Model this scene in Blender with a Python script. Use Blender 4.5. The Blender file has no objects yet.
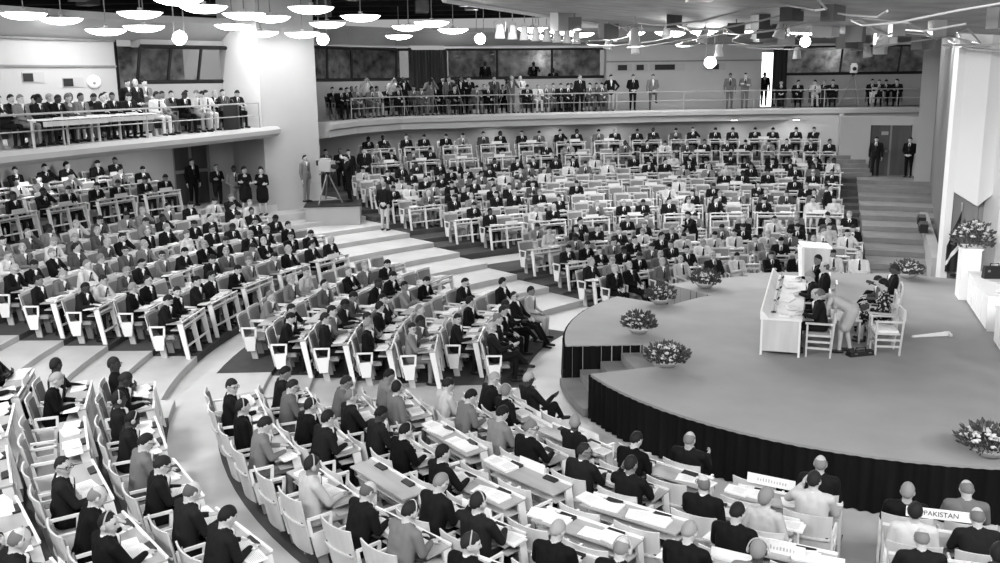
import bpy, math, random
import numpy as np
from mathutils import Vector, Matrix
rnd = random.Random(11)
SC = bpy.context.scene
COL = SC.collection
PI = math.pi
WORLD, EXPOSURE, LAMP, STAGE, NEAR = .30, 0.32, 15.0, 470, 600
CX, CY = 7.95, 18.85            # centre of the round stage, in metres; the photographer stands over (0, 0)

def pol(r, a, z=0.0):
    t = math.radians(a)
    return (CX + r*math.cos(t), CY + r*math.sin(t), z)
def facing(a):                   # rotation that turns +x to the stage centre
    return math.radians(a) + PI

# ------------------------------------------------------------------ materials
def mat(name, v, rough=.6, noise=0.0, scale=6.0, stretch=(1, 1, 1), spec=.3, metal=0.0):
    m = bpy.data.materials.new(name); m.use_nodes = True
    nt = m.node_tree; b = nt.nodes['Principled BSDF']
    c = v if isinstance(v, tuple) else (v, v, v)
    b.inputs['Base Color'].default_value = (*c, 1)
    b.inputs['Roughness'].default_value = rough
    b.inputs['Specular IOR Level'].default_value = spec if rough < .7 else .06
    b.inputs['Metallic'].default_value = metal
    if noise:
        tc = nt.nodes.new('ShaderNodeTexCoord'); mp = nt.nodes.new('ShaderNodeMapping')
        mp.inputs['Scale'].default_value = stretch
        n = nt.nodes.new('ShaderNodeTexNoise'); n.inputs['Scale'].default_value = scale; n.inputs['Detail'].default_value = 3
        r = nt.nodes.new('ShaderNodeMapRange')
        r.inputs['From Min'].default_value = .3; r.inputs['From Max'].default_value = .7
        r.inputs['To Min'].default_value = max(0, c[0]*(1-noise)); r.inputs['To Max'].default_value = c[0]*(1+noise)
        nt.links.new(tc.outputs['Object'], mp.inputs['Vector']); nt.links.new(mp.outputs['Vector'], n.inputs['Vector'])
        nt.links.new(n.outputs['Fac'], r.inputs['Value']); nt.links.new(r.outputs['Result'], b.inputs['Base Color'])
    return m
def emis(name, strength, base=.9):
    m = bpy.data.materials.new(name); m.use_nodes = True
    b = m.node_tree.nodes['Principled BSDF']
    b.inputs['Base Color'].default_value = (base, base, base, 1)
    b.inputs['Emission Color'].default_value = (1, 1, 1, 1)
    b.inputs['Emission Strength'].default_value = strength
    return m
def obj_mat(name, channel, mul=1.0, rough=.8, weave=0.0):
    """Cloth, skin and hair: the tone comes from the object's own colour property (one tone per channel)."""
    m = bpy.data.materials.new(name); m.use_nodes = True
    nt = m.node_tree; b = nt.nodes['Principled BSDF']
    b.inputs['Roughness'].default_value = rough; b.inputs['Specular IOR Level'].default_value = .08
    oi = nt.nodes.new('ShaderNodeObjectInfo')
    if channel == 'A': out = oi.outputs['Alpha']
    else:
        s = nt.nodes.new('ShaderNodeSeparateColor'); nt.links.new(oi.outputs['Color'], s.inputs['Color'])
        out = s.outputs[{'R': 0, 'G': 1, 'B': 2}[channel]]
    k = nt.nodes.new('ShaderNodeMath'); k.operation = 'MULTIPLY'; k.inputs[1].default_value = mul
    nt.links.new(out, k.inputs[0])
    nt.links.new(k.outputs[0], b.inputs['Base Color'])
    return m
M = dict(
    wood=mat('pale_birch', .52, .45, .12, 5, (1, 1, .15)), desk_wood=mat('desk_birch', .34, .5, .14, 5, (1, .15, 1)), wood_dark=mat('darker_birch_frame', .44, .5, .12, 5, (1, 1, .15)),  # frame birch: same grain in a slightly darker tone
    lacquer=mat('white_lacquer', .76, .4), pad=mat('grey_upholstery', .23, .9, .15, 60), console=mat('black_console', .02, .4),
    paper=mat('white_paper', .76, .8), ink=mat('printed_ink', .42, .8),
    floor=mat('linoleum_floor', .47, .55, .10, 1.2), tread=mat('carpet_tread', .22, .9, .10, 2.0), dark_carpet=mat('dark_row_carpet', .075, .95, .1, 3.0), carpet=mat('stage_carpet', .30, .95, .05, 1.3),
    skirt=mat('dark_velvet', .0075, .95, .3, 4, (1, 1, .1)), drape=mat('grey_drape', .05, .95, .2, 4, (1, 1, .1)),
    wall=mat('plaster_wall', .40, .8, .04, .6), wall_mid=mat('grey_plaster', .36, .8, .06, .6), wall_white=mat('white_panel', .72, .6, .03, .6),
    wall_grey=mat('grey_panelling', .20, .8, .08, 1.5, (4, 4, .3)), door=mat('dark_door_wood', .055, .5, .25, 4, (1, 1, .1)),
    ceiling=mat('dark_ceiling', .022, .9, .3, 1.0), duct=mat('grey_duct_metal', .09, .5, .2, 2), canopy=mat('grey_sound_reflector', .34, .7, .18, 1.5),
    glow=emis('lamp_glass_glow', LAMP), soft=emis('added_disc_face', 5.0), flood=emis('flood_lamp_face', 60.0), lit=emis('passage_glow', 2.2), hood=mat('white_lamp_shell', .7, .4),
    metal=mat('grey_metal', .22, .35, metal=.4), black=mat('matt_black', .012, .6), rail=mat('rail_metal', .34, .4), white=mat('white_paint', .78, .45),
    glass=None, interior=mat('booth_interior_reflections', .34, .8, .7, 2.2), curtain=mat('dark_curtain', .05, .9, .4, 6, (1, 1, .05)),  # booth interior: strong noise paints mottled reflections into the colour
    leaf=mat('flower_leaves', .09, .7, .5, 20), bloom=mat('pale_blossoms', .62, .7, .25, 15), bowl=mat('stoneware_bowl', .45, .4),
    cloth=mat('white_tablecloth', .78, .8), shoe=mat('black_shoe', .012, .3), eye=mat('dark_eye', .02, .3), tie=mat('dark_tie', .03, .7),
    suit=obj_mat('suit_cloth', 'R'), skin=obj_mat('skin', 'G', 1, .55), lip=obj_mat('lip_skin', 'G', .5, .5), shirt=obj_mat('shirt_cloth', 'B'),
    trouser=obj_mat('trouser_cloth', 'A'), hair=obj_mat('hair', 'R', 1, .6), print=None)
def _glass():
    m = bpy.data.materials.new('booth_glass'); m.use_nodes = True; nt = m.node_tree
    nt.nodes.remove(nt.nodes['Principled BSDF'])
    t = nt.nodes.new('ShaderNodeBsdfTransparent'); t.inputs['Color'].default_value = (.75, .75, .75, 1)
    g = nt.nodes.new('ShaderNodeBsdfGlossy'); g.inputs['Roughness'].default_value = .08; g.inputs['Color'].default_value = (.6, .6, .6, 1)
    x = nt.nodes.new('ShaderNodeMixShader'); x.inputs['Fac'].default_value = .12
    nt.links.new(t.outputs[0], x.inputs[1]); nt.links.new(g.outputs[0], x.inputs[2])
    nt.links.new(x.outputs[0], nt.nodes['Material Output'].inputs['Surface']); return m
M['glass'] = _glass()
def _print():
    m = mat('patterned_dress', .3, .9); nt = m.node_tree
    tc = nt.nodes.new('ShaderNodeTexCoord'); v = nt.nodes.new('ShaderNodeTexVoronoi'); v.inputs['Scale'].default_value = 16
    r = nt.nodes.new('ShaderNodeValToRGB'); r.color_ramp.elements[0].position = .25; r.color_ramp.elements[0].color = (.5, .5, .5, 1)
    r.color_ramp.elements[1].position = .45; r.color_ramp.elements[1].color = (.015, .015, .015, 1)
    nt.links.new(tc.outputs['Object'], v.inputs['Vector']); nt.links.new(v.outputs['Distance'], r.inputs['Fac'])
    nt.links.new(r.outputs['Color'], nt.nodes['Principled BSDF'].inputs['Base Color']); return m
M['print'] = _print()
def _check():
    m = mat('checked_jacket', .3, .9); nt = m.node_tree
    tc = nt.nodes.new('ShaderNodeTexCoord'); v = nt.nodes.new('ShaderNodeTexChecker'); v.inputs['Scale'].default_value = 40
    v.inputs['Color1'].default_value = (.5, .5, .5, 1); v.inputs['Color2'].default_value = (.08, .08, .08, 1)
    nt.links.new(tc.outputs['Object'], v.inputs['Vector'])
    nt.links.new(v.outputs['Color'], nt.nodes['Principled BSDF'].inputs['Base Color']); return m
M['check'] = _check()

# ------------------------------------------------------------------ mesh building
class MB:
    def __init__(s): s.v = []; s.f = []; s.m = []
    def add(s, vs, fs, mi=0):
        o = len(s.v); s.v += [tuple(p) for p in vs]; s.f += [tuple(o+i for i in f) for f in fs]; s.m += [mi]*len(fs); return s
    def box(s, x0, x1, y0, y1, z0, z1, mi=0, T=None):
        vs = [Vector(p) for p in ((x0,y0,z0),(x1,y0,z0),(x1,y1,z0),(x0,y1,z0),(x0,y0,z1),(x1,y0,z1),(x1,y1,z1),(x0,y1,z1))]
        if T is not None: vs = [T @ p for p in vs]
        return s.add(vs, [(0,3,2,1),(4,5,6,7),(0,1,5,4),(1,2,6,5),(2,3,7,6),(3,0,4,7)], mi)
    def hexa(s, lo, hi, mi=0):       # lo, hi: four points each, same winding seen from above
        return s.add(list(lo)+list(hi), [(3,2,1,0),(4,5,6,7),(0,1,5,4),(1,2,6,5),(2,3,7,6),(3,0,4,7)], mi)
    def prism(s, pts, z0, z1, mi=0):
        n = len(pts)
        a = sum(pts[i][0]*pts[(i+1)%n][1]-pts[(i+1)%n][0]*pts[i][1] for i in range(n))
        if a < 0: pts = list(reversed(pts))
        vs = [(p[0],p[1],z0) for p in pts]+[(p[0],p[1],z1) for p in pts]
        fs = [tuple(range(n-1,-1,-1)), tuple(range(n,2*n))]+[(i,(i+1)%n,n+(i+1)%n,n+i) for i in range(n)]
        return s.add(vs, fs, mi)
    def ring(s, r0, r1, a0, a1, z0, z1, mi=0, step=3.0, cx=CX, cy=CY):
        n = max(1, int(math.ceil(abs(a1-a0)/step)))
        for i in range(n):
            b0 = a0+(a1-a0)*i/n; b1 = a0+(a1-a0)*(i+1)/n
            q = []
            for (r,a) in ((r0,b0),(r1,b0),(r1,b1),(r0,b1)):
                t = math.radians(a); q.append((cx+r*math.cos(t), cy+r*math.sin(t)))
            s.prism(q, z0, z1, mi)
        return s
    def tube(s, pts, r, n=6, mi=0, cap=True):
        pts = [Vector(p) for p in pts]; rs = r if isinstance(r,(list,tuple)) else [r]*len(pts)
        vs = []; fs = []; ref = None
        for i,p in enumerate(pts):
            d = (pts[min(i+1,len(pts)-1)]-pts[max(i-1,0)]).normalized()
            if ref is None: ref = Vector((0,0,1)) if abs(d.z)<.9 else Vector((1,0,0))
            a = d.cross(ref).normalized(); b = d.cross(a).normalized(); ref = -b if False else ref
            for k in range(n):
                t = 2*PI*k/n; vs.append(p+(a*math.cos(t)+b*math.sin(t))*rs[i])
        for i in range(len(pts)-1):
            for k in range(n):
                fs.append((i*n+k,i*n+(k+1)%n,(i+1)*n+(k+1)%n,(i+1)*n+k))
        if cap: fs += [tuple(range(n-1,-1,-1)), tuple((len(pts)-1)*n+k for k in range(n))]
        return s.add(vs, fs, mi)
    def lathe(s, prof, n=20, c=(0,0,0), mi=0, sx=1, sy=1):
        vs = []; fs = []
        for (r,z) in prof:
            for k in range(n):
                t = 2*PI*k/n; vs.append((c[0]+r*sx*math.cos(t), c[1]+r*sy*math.sin(t), c[2]+z))
        for i in range(len(prof)-1):
            for k in range(n): fs.append((i*n+k,i*n+(k+1)%n,(i+1)*n+(k+1)%n,(i+1)*n+k))
        fs += [tuple(range(n-1,-1,-1)), tuple((len(prof)-1)*n+k for k in range(n))]
        return s.add(vs, fs, mi)
    def ball(s, c, r, n=8, m=5, mi=0, R=None):
        r = (r,r,r) if isinstance(r,(int,float)) else r
        vs = [Vector((0,0,-r[2]))]; fs = []
        for i in range(1,m):
            t = PI*i/m
            for k in range(n):
                p = 2*PI*k/n; vs.append(Vector((r[0]*math.sin(t)*math.cos(p), r[1]*math.sin(t)*math.sin(p), -r[2]*math.cos(t))))
        vs.append(Vector((0,0,r[2])))
        for k in range(n): fs.append((0,1+(k+1)%n,1+k))
        for i in range(m-2):
            for k in range(n): fs.append((1+i*n+k,1+i*n+(k+1)%n,1+(i+1)*n+(k+1)%n,1+(i+1)*n+k))
        L = len(vs)-1
        for k in range(n): fs.append((L,1+(m-2)*n+k,1+(m-2)*n+(k+1)%n))
        if R is not None: vs = [R @ p for p in vs]
        c = Vector(c); return s.add([p+c for p in vs], fs, mi)
    def capsule(s, p0, p1, r0, r1, n=12, mi=0):
        p0 = Vector(p0); p1 = Vector(p1); d = p1-p0; L = d.length
        if L < 1e-6: return s.ball(p0, r0, n, 8, mi)
        d /= L; pts = []; rs = []
        for k in range(5):
            t = -PI/2+PI/2*k/4+(.02 if k == 0 else 0); pts.append(p0+d*(r0*math.sin(t))); rs.append(r0*math.cos(t))
        for k in range(5):
            t = PI/2*k/4-(.02 if k == 4 else 0); pts.append(p1+d*(r1*math.sin(t))); rs.append(r1*math.cos(t))
        a = d.orthogonal().normalized(); b = d.cross(a); vs = []; fs = []
        for p,r in zip(pts,rs):
            for k in range(n):
                t = 2*PI*k/n; vs.append(p+(a*math.cos(t)+b*math.sin(t))*r)
        for i in range(len(pts)-1):
            for k in range(n): fs.append((i*n+k,i*n+(k+1)%n,(i+1)*n+(k+1)%n,(i+1)*n+k))
        fs += [tuple(range(n-1,-1,-1)), tuple((len(pts)-1)*n+k for k in range(n))]
        return s.add(vs, fs, mi)
    def sweep(s, line, prof, mi=0):
        """closed profile (offset towards the side given by the line's right normal, z) swept along a plan polyline"""
        n = len(prof); vs = []; fs = []
        for i,p in enumerate(line):
            a = Vector(line[max(i-1,0)][:2]); b = Vector(line[min(i+1,len(line)-1)][:2])
            d = (b-a).normalized(); nn = Vector((d.y,-d.x))
            for (o,z) in prof: vs.append((p[0]+nn.x*o, p[1]+nn.y*o, z))
        for i in range(len(line)-1):
            for k in range(n): fs.append((i*n+k,i*n+(k+1)%n,(i+1)*n+(k+1)%n,(i+1)*n+k))
        fs += [tuple(range(n-1,-1,-1)), tuple((len(line)-1)*n+k for k in range(n))]
        return s.add(vs, fs, mi)
    def mesh(s, name, mats, smooth=False):
        me = bpy.data.meshes.new(name); me.from_pydata(s.v, [], s.f)
        for m in (mats if isinstance(mats,(list,tuple)) else [mats]): me.materials.append(m)
        if any(s.m): me.polygons.foreach_set('material_index', s.m)
        if smooth: me.polygons.foreach_set('use_smooth', [True]*len(me.polygons))
        me.update()
        import bmesh
        b = bmesh.new(); b.from_mesh(me); bmesh.ops.recalc_face_normals(b, faces=b.faces); b.to_mesh(me); b.free()
        return me
def link(name, data, parent=None, loc=(0,0,0), rz=0.0):
    o = bpy.data.objects.new(name, data); COL.objects.link(o)
    if parent is not None: o.parent = parent
    o.location = loc; o.rotation_euler = (0,0,rz); return o
def tag(o, label=None, cat=None, group=None, kind=None):
    for k,v in (('label',label),('category',cat),('group',group),('kind',kind)):
        if v: o[k] = v
    return o
def thing(name, label, cat, loc=(0,0,0), rz=0.0, group=None):
    return tag(link(name, None, None, loc, rz), label, cat, group)
def struct(name, mb, m, smooth=False, label=None):
    return tag(link(name, mb.mesh(name, m, smooth)), label, None, None, 'structure')
def copy_tree(o, loc, rz, label=None, group=None):
    c = o.copy(); COL.objects.link(c); c.location = loc; c.rotation_euler = (0,0,rz)
    if label: c['label'] = label
    if group: c['group'] = group
    for ch in o.children:
        k = ch.copy(); COL.objects.link(k); k.parent = c
        for g in ch.children:
            q = g.copy(); COL.objects.link(q); q.parent = k
    return c
ORD = ['first','second','third','fourth','fifth','sixth','seventh','eighth','ninth','tenth','eleventh','twelfth','thirteenth',
       'fourteenth','fifteenth','sixteenth','seventeenth','eighteenth','nineteenth','twentieth','twenty-first','twenty-second','twenty-third','twenty-fourth','twenty-fifth','twenty-sixth','twenty-seventh','twenty-eighth','twenty-ninth','thirtieth','thirty-first','thirty-second','thirty-third','thirty-fourth','thirty-fifth']
def ranks(pts):                  # order of things across the view, as seen from the photographer's place
    o = sorted(range(len(pts)), key=lambda i: pts[i][0]/max(1, pts[i][1])); return {i: k for k, i in enumerate(o)}
def light(name, kind, loc, power, size=1.0, target=None, spread=None):
    d = bpy.data.lights.new(name, kind); d.energy = power
    if kind == 'AREA': d.shape = 'DISK'; d.size = size
    if kind == 'SPOT': d.spot_size = math.radians(spread or 60); d.spot_blend = .5; d.shadow_soft_size = size
    if kind == 'POINT': d.shadow_soft_size = size
    o = bpy.data.objects.new(name, d); COL.objects.link(o); o.location = loc
    if target: o.rotation_euler = (V(target)-V(loc)).to_track_quat('-Z','Y').to_euler()
    return o

# ------------------------------------------------------------------ the setting: floor, walls, balconies, ceiling
fl = MB()
fl.ring(0, 34, 40, 300, -.3, 0, step=10)
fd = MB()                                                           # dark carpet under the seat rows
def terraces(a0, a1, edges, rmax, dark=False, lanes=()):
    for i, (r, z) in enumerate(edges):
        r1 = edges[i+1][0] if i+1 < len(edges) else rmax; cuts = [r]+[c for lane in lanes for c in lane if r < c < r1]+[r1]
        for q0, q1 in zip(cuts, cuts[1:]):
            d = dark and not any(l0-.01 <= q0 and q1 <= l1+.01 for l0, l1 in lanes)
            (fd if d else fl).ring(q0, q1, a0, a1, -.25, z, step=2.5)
near = [(8.12+.825*k-.57, .075*k) for k in range(1, 7)]+[(14.65+.95*k-.57, .60+.12*k) for k in range(9)]
terraces(190, 194, near, 26); terraces(194, 197.3, near[:6], 14.08)
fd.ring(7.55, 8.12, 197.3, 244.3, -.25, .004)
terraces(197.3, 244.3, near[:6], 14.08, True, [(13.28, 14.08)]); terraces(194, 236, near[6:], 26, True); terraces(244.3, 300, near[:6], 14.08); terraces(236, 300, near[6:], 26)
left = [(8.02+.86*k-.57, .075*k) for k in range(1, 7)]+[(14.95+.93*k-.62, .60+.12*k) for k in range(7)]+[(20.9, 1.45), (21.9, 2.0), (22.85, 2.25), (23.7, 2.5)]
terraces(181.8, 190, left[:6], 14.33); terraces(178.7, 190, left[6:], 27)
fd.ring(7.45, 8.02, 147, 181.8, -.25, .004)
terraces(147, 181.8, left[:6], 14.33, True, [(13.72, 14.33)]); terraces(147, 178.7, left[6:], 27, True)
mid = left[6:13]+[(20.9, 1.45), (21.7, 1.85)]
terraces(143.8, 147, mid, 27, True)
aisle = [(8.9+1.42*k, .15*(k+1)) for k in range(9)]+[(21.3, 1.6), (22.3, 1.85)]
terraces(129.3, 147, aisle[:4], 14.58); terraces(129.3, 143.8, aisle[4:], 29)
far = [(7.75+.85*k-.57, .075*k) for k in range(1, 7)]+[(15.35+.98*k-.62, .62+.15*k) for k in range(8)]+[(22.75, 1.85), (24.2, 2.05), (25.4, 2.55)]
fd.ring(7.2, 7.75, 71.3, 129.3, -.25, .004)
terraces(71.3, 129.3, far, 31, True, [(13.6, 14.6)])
stair = [(7.25+1.5*k, .2+.165*k) for k in range(11)]
struct('floor', fl, M['floor']); struct('floor_carpet', fd, M['dark_carpet'])
fl = MB(); terraces(45, 71.3, stair, 31); struct('floor_stairs', fl, M['tread'])

W = MB()                                                            # wall under and over the side balcony
W.ring(24.85, 25.2, 142, 200, 0, 4.3); W.ring(24.85, 25.2, 138.5, 142, 4.2, 4.4, step=1); W.ring(25.0, 25.4, 136, 138.5, 0, 4.4)
struct('wall_left', W, M['wall_mid'])
W = MB(); W.ring(24.5, 24.8, 147, 200, 4.3, 7.62)
struct('wall_left_upper', W, M['wall_white'] if False else M['wall'])
def slope_ring(mb, r0, z0, r1, z1, a0, a1, th, step=3.0):
    n = max(1, int(math.ceil(abs(a1-a0)/step)))
    for i in range(n):
        b0 = a0+(a1-a0)*i/n; b1 = a0+(a1-a0)*(i+1)/n
        lo = [pol(r0,b0,z0), pol(r1,b0,z1), pol(r1,b1,z1), pol(r0,b1,z0)]
        mb.hexa(lo, [(p[0],p[1],p[2]+th) for p in lo])
W = MB(); slope_ring(W, 24.5, 7.62, 23.5, 8.2, 136.9, 200, .2); struct('trim_1', W, M['wall_mid'])
W = MB(); W.ring(24.44, 24.5, 147, 200, 6.74, 6.80); W.ring(24.40, 24.5, 147, 200, 7.55, 7.62); struct('trim_2', W, M['wall_grey'])
W = MB(); W.ring(25.6, 25.9, 145.0, 147.3, 4.6, 8); struct('wall_left_recess', W, M['black'])
W = MB(); W.ring(24.5, 24.8, 137.2, 145.0, 4.3, 6.22); W.ring(24.3, 24.8, 137.2, 145.0, 7.4, 7.66); struct('wall_left_booth', W, M['wall'])
def booth(name, pts, z0, z1, depth_dir, lean, mull, label):
    """slanted glazed booth front: frame with mullions, one pane per bay, and the dim room behind it"""
    root = tag(link(name, None), label, None, None, 'structure')
    f = MB(); g = MB(); n = len(pts)
    def P(i, z):
        k = (z-z0)/(z1-z0); return (pts[i][0]+depth_dir[0]*lean*k, pts[i][1]+depth_dir[1]*lean*k, z)
    for i in range(n-1):
        f.tube([P(i,z0),P(i+1,z0)], .07, 4); f.tube([P(i,z1),P(i+1,z1)], .07, 4)
        L = math.dist(pts[i], pts[i+1]); m = max(1, int(round(L/mull)))
        for j in range(m+(1 if i == n-2 else 0)):
            t = j/m
            a = Vector(P(i,z0)).lerp(Vector(P(i+1,z0)), t); b = Vector(P(i,z1)).lerp(Vector(P(i+1,z1)), t); f.tube([a,b], .055, 4)
        g.add([P(i,z0),P(i+1,z0),P(i+1,z1),P(i,z1)], [(0,1,2,3)])
    link('window_frame', f.mesh('window_frame', M['console']), root); link('pane', g.mesh('pane', M['glass']), root)
    r = MB(); d = depth_dir
    for i in range(n-1):
        a, b = pts[i], pts[i+1]; A = (a[0]+d[0]*2.4, a[1]+d[1]*2.4); B = (b[0]+d[0]*2.4, b[1]+d[1]*2.4)
        r.add([(A[0],A[1],z0-.9),(B[0],B[1],z0-.9),(B[0],B[1],z1+.1),(A[0],A[1],z1+.1)], [(0,1,2,3)])
        r.add([(a[0],a[1],z0-.9),(b[0],b[1],z0-.9),(B[0],B[1],z0-.9),(A[0],A[1],z0-.9)], [(0,1,2,3)])
    link('booth_room', r.mesh('booth_room', M['interior']), root)
    return root
booth('window_1', [pol(24.5,145.2)[:2], pol(24.5,142.4)[:2], pol(24.5,139.6)[:2], pol(24.5,137)[:2]], 6.25, 7.42, (-.8,.6), -.35, 1.5, 'slanted glazed booth window above the side balcony')
for i, (a, z) in enumerate(((157.7, 6.36), (154.2, 6.28), (150.9, 6.12))):
    root = tag(link('window_%d' % (i+5), None), 'small rectangular wall opening above the side balcony', None, None, 'structure')
    m = MB(); m.ring(24.47, 24.5, a-.95, a+.85, z, z+.30, step=2); link('window_frame', m.mesh('window_frame', M['wall_mid']), root)
    m = MB(); m.ring(24.45, 24.48, a-.0, a+.80, z+.03, z+.27, step=2); link('opening', m.mesh('opening', M['black']), root)  # black plate paints the dark inside of the opening
t = thing('wall_lamp', 'round white wall lamp beside the openings above the side balcony', 'lamp', pol(24.46, 149.1, 6.28), facing(149.1))
m = MB(); m.ball((0,0,0), (.10,.26,.22), 14, 8); link('shade', m.mesh('shade', M['white'], True), t); m = MB(); m.ball((.1,-.06,-.04), .05, 8, 5); link('bulb', m.mesh('bulb', M['metal'], True), t)
# door under the side balcony
m = MB(); m.ring(24.95, 25.05, 138.5, 142, 1.85, 4.2, step=1)
d1 = struct('door_1', m, M['door']); p = MB()
for a in (138.5, 140.2, 141.85): p.ring(24.86, 24.95, a, a+.18, 1.85, 4.2, step=1)
p.ring(24.86, 24.95, 138.5, 142, 3.0, 3.12, step=1); link('door_rail', p.mesh('door_rail', M['wall_grey']), d1)
# big white pier between the balconies
W = MB(); W.prism([(-8.35,34.15),(-6.62,35.45),(-8.6,38.4),(-10.4,37.1)], 0, 9.8); struct('wall_pier', W, M['wall'])
W = MB(); W.prism([(-10.1,35.55),(-8.36,34.155),(-8.6,36.0),(-10.38,37.08)], 4.2, 9.4); struct('wall_pier_side', W, M['wall_white'])
# back wall below the far balcony
W = MB(); W.ring(28.0, 28.3, 72.5, 134, 0, 4.3); struct('wall_back', W, M['wall'])
W = MB(); W.prism([(15.1,42.35),(16.29,41.95),(16.45,42.3),(15.3,42.8)], 0, 4.4); W.prism([(15.1,42.35),(15.3,42.8),(16.6,46.0),(16.3,46.0)], 0, 4.4)
W.prism([(17.83,41.28),(19.5,40.7),(19.6,41.1),(17.95,41.7)], 0, 4.4); W.prism([(16.29,41.95),(17.83,41.28),(17.95,41.7),(16.45,42.3)], 4.02, 4.4)
struct('wall_door', W, M['wall'])
m = MB(); m.prism([(16.35,42.05),(17.83,41.42),(17.9,41.55),(16.4,42.2)], 1.85, 4.02); d2 = struct('door_2', m, M['door'])
p = MB(); p.prism([(17.05,41.72),(17.13,41.69),(17.15,41.76),(17.08,41.79)], 1.85, 4.02); link('door_rail', p.mesh('door_rail', M['wall_grey']), d2)
p = MB(); p.box(16.9,17.0,41.70,41.76,2.85,2.95); link('door_handle', p.mesh('door_handle', M['metal']), d2)
p = MB(); p.box(16.72,17.0,41.76,41.82,3.6,3.75); link('notice', p.mesh('notice', M['wall']), d2)
m = MB()
for k in range(5): m.box(14.75,16.15,41.15+.26*k,41.43+.26*k,1.7,1.85+.17*(k+1))
struct('trim_3', m, M['tread'])
# right hand wall of the stairs, its end pier, and the white stage wall
W = MB(); W.prism([(17.72,39.0),(12.2,25.45),(12.8,25.2),(18.3,38.7)], 0, 8.3); struct('wall_right', W, M['wall_grey'])
W = MB(); W.prism([(17.12,39.15),(17.72,38.95),(18.3,39.1),(17.7,39.9)], 0, 8.6); struct('wall_right_pier', W, M['wall'])
W = MB(); W.prism([(16.8,38.0),(12.0,25.9),(12.25,25.8),(17.05,37.9)], 0, 1.2); struct('wall_right_ledge', W, M['wall_mid'])
for i, (x, y) in enumerate(((13.75,30.4),(14.35,31.9))):
    t = thing('wall_box', ['dark box on the stair wall, the lower of two','dark box on the stair wall, the upper of two'][i], 'box', (x,y,1.2), math.radians(68))
    m = MB(); m.box(-.42,.42,-.1,.14,.0,.28); link('housing', m.mesh('housing', M['black']), t); m = MB(); m.box(-.38,.38,.14,.17,.05,.23); link('front_panel', m.mesh('front_panel', M['console']), t)
W = MB(); W.box(12.15,17,25.55,25.8,0,7.1); struct('wall_stage_recess', W, M['wall_mid'])
W = MB(); W.hexa([(11.98,25.3,.0),(12.14,25.25,.0),(12.2,25.6,.0),(12.0,25.6,.0)], [(11.98,25.3,7.2),(12.14,25.25,7.2),(12.2,25.6,7.2),(12.0,25.6,7.2)])
W.hexa([(12.14,25.25,3.1),(12.62,24.9,2.75),(12.7,25.5,2.75),(12.2,25.6,3.1)], [(12.14,25.25,7.2),(12.62,24.9,7.2),(12.7,25.5,7.2),(12.2,25.6,7.2)])
W.hexa([(12.62,24.9,2.75),(13.15,25.05,3.1),(13.2,25.5,3.1),(12.7,25.5,2.75)], [(12.62,24.9,7.2),(13.15,25.05,7.2),(13.2,25.5,7.2),(12.7,25.5,7.2)])
W.box(13.05,18,24.6,25.4,0,7.2); struct('wall_stage', W, M['wall_white'])

# balconies
LB = [(-13.6,15.5),(-12.6,19.3),(-11.77,22.62),(-10.74,25.86),(-9.25,29.8),(-8.13,33.3),(-7.95,34.3)]
FB = [(-6.55,36.6),(-5.85,39.3),(-4.28,41.9),(.1,43.5),(7.77,45.9),(14.5,46.3),(20.6,45.85)]
FW = [(-8.2,40.6),(-6.6,44.0),(-4.8,46.2),(0,47.6),(8.0,49.4),(15,49.9),(23.5,49.8)]
b = MB(); bk = [pol(24.6,a)[:2] for a in (196,186,176,166,156,146,138)]
for i in range(6):
    b.prism([LB[i],LB[i+1],bk[i+1],bk[i]], 4.3, 4.62)
b.sweep(LB, [(-.25,4.66),(.10,4.66),(.22,4.56),(.20,4.42),(.08,4.32),(-.25,4.27)])
side_slab = struct('floor_side_balcony', b, M['wall'], False)
b = MB()
for i in range(6): b.prism([FB[i],FB[i+1],FW[i+1],FW[i]], 4.2, 4.62)
b.sweep(FB, [(-.3,4.66),(.14,4.66),(.22,4.58),(.22,4.40),(.10,4.34),(.10,4.10),(-.3,4.05)])
struct('floor_far_balcony', b, M['wall'], False)
def inset(line, d):
    out = []
    for i,p in enumerate(line):
        a = Vector(line[max(i-1,0)]); c = Vector(line[min(i+1,len(line)-1)]); t = (c-a).normalized(); out.append((p[0]-t.y*d, p[1]+t.x*d))
    return out
def railing(name, line, label, spacing, h):
    t = thing(name, label, 'railing', (line[0][0], line[0][1], 4.64)); o = Vector((line[0][0], line[0][1], 4.64))
    for nm,z,r in (('top_rail',h,.028),('middle_rail',h*.52,.02)):
        m = MB(); m.tube([Vector((p[0],p[1],4.64+z))-o for p in line], r, 6); link(nm, m.mesh(nm, M['rail']), t)
    pm = MB(); pm.tube([(0,0,0),(0,0,h)], .022, 6); pm = pm.mesh('post', M['rail'])
    acc = 0.0
    for i in range(len(line)-1):
        a = Vector(line[i]); c = Vector(line[i+1]); L = (c-a).length; s = (spacing-acc) if i else 0
        while s < L:
            p = a.lerp(c, s/L); link('post', pm, t, (p.x-o.x, p.y-o.y, 0)); s += spacing
        acc = L-(s-spacing)
    p = line[-1]; link('post', pm, t, (p[0]-o.x, p[1]-o.y, 0))
railing('balcony_railing', inset(LB[:-1], .12), 'grey two-bar metal railing along the edge of the side balcony', 3.2, .86)
railing('balcony_railing', inset(FB[1:], .14), 'grey two-bar metal railing along the edge of the long far balcony', 3.4, .86)
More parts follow.
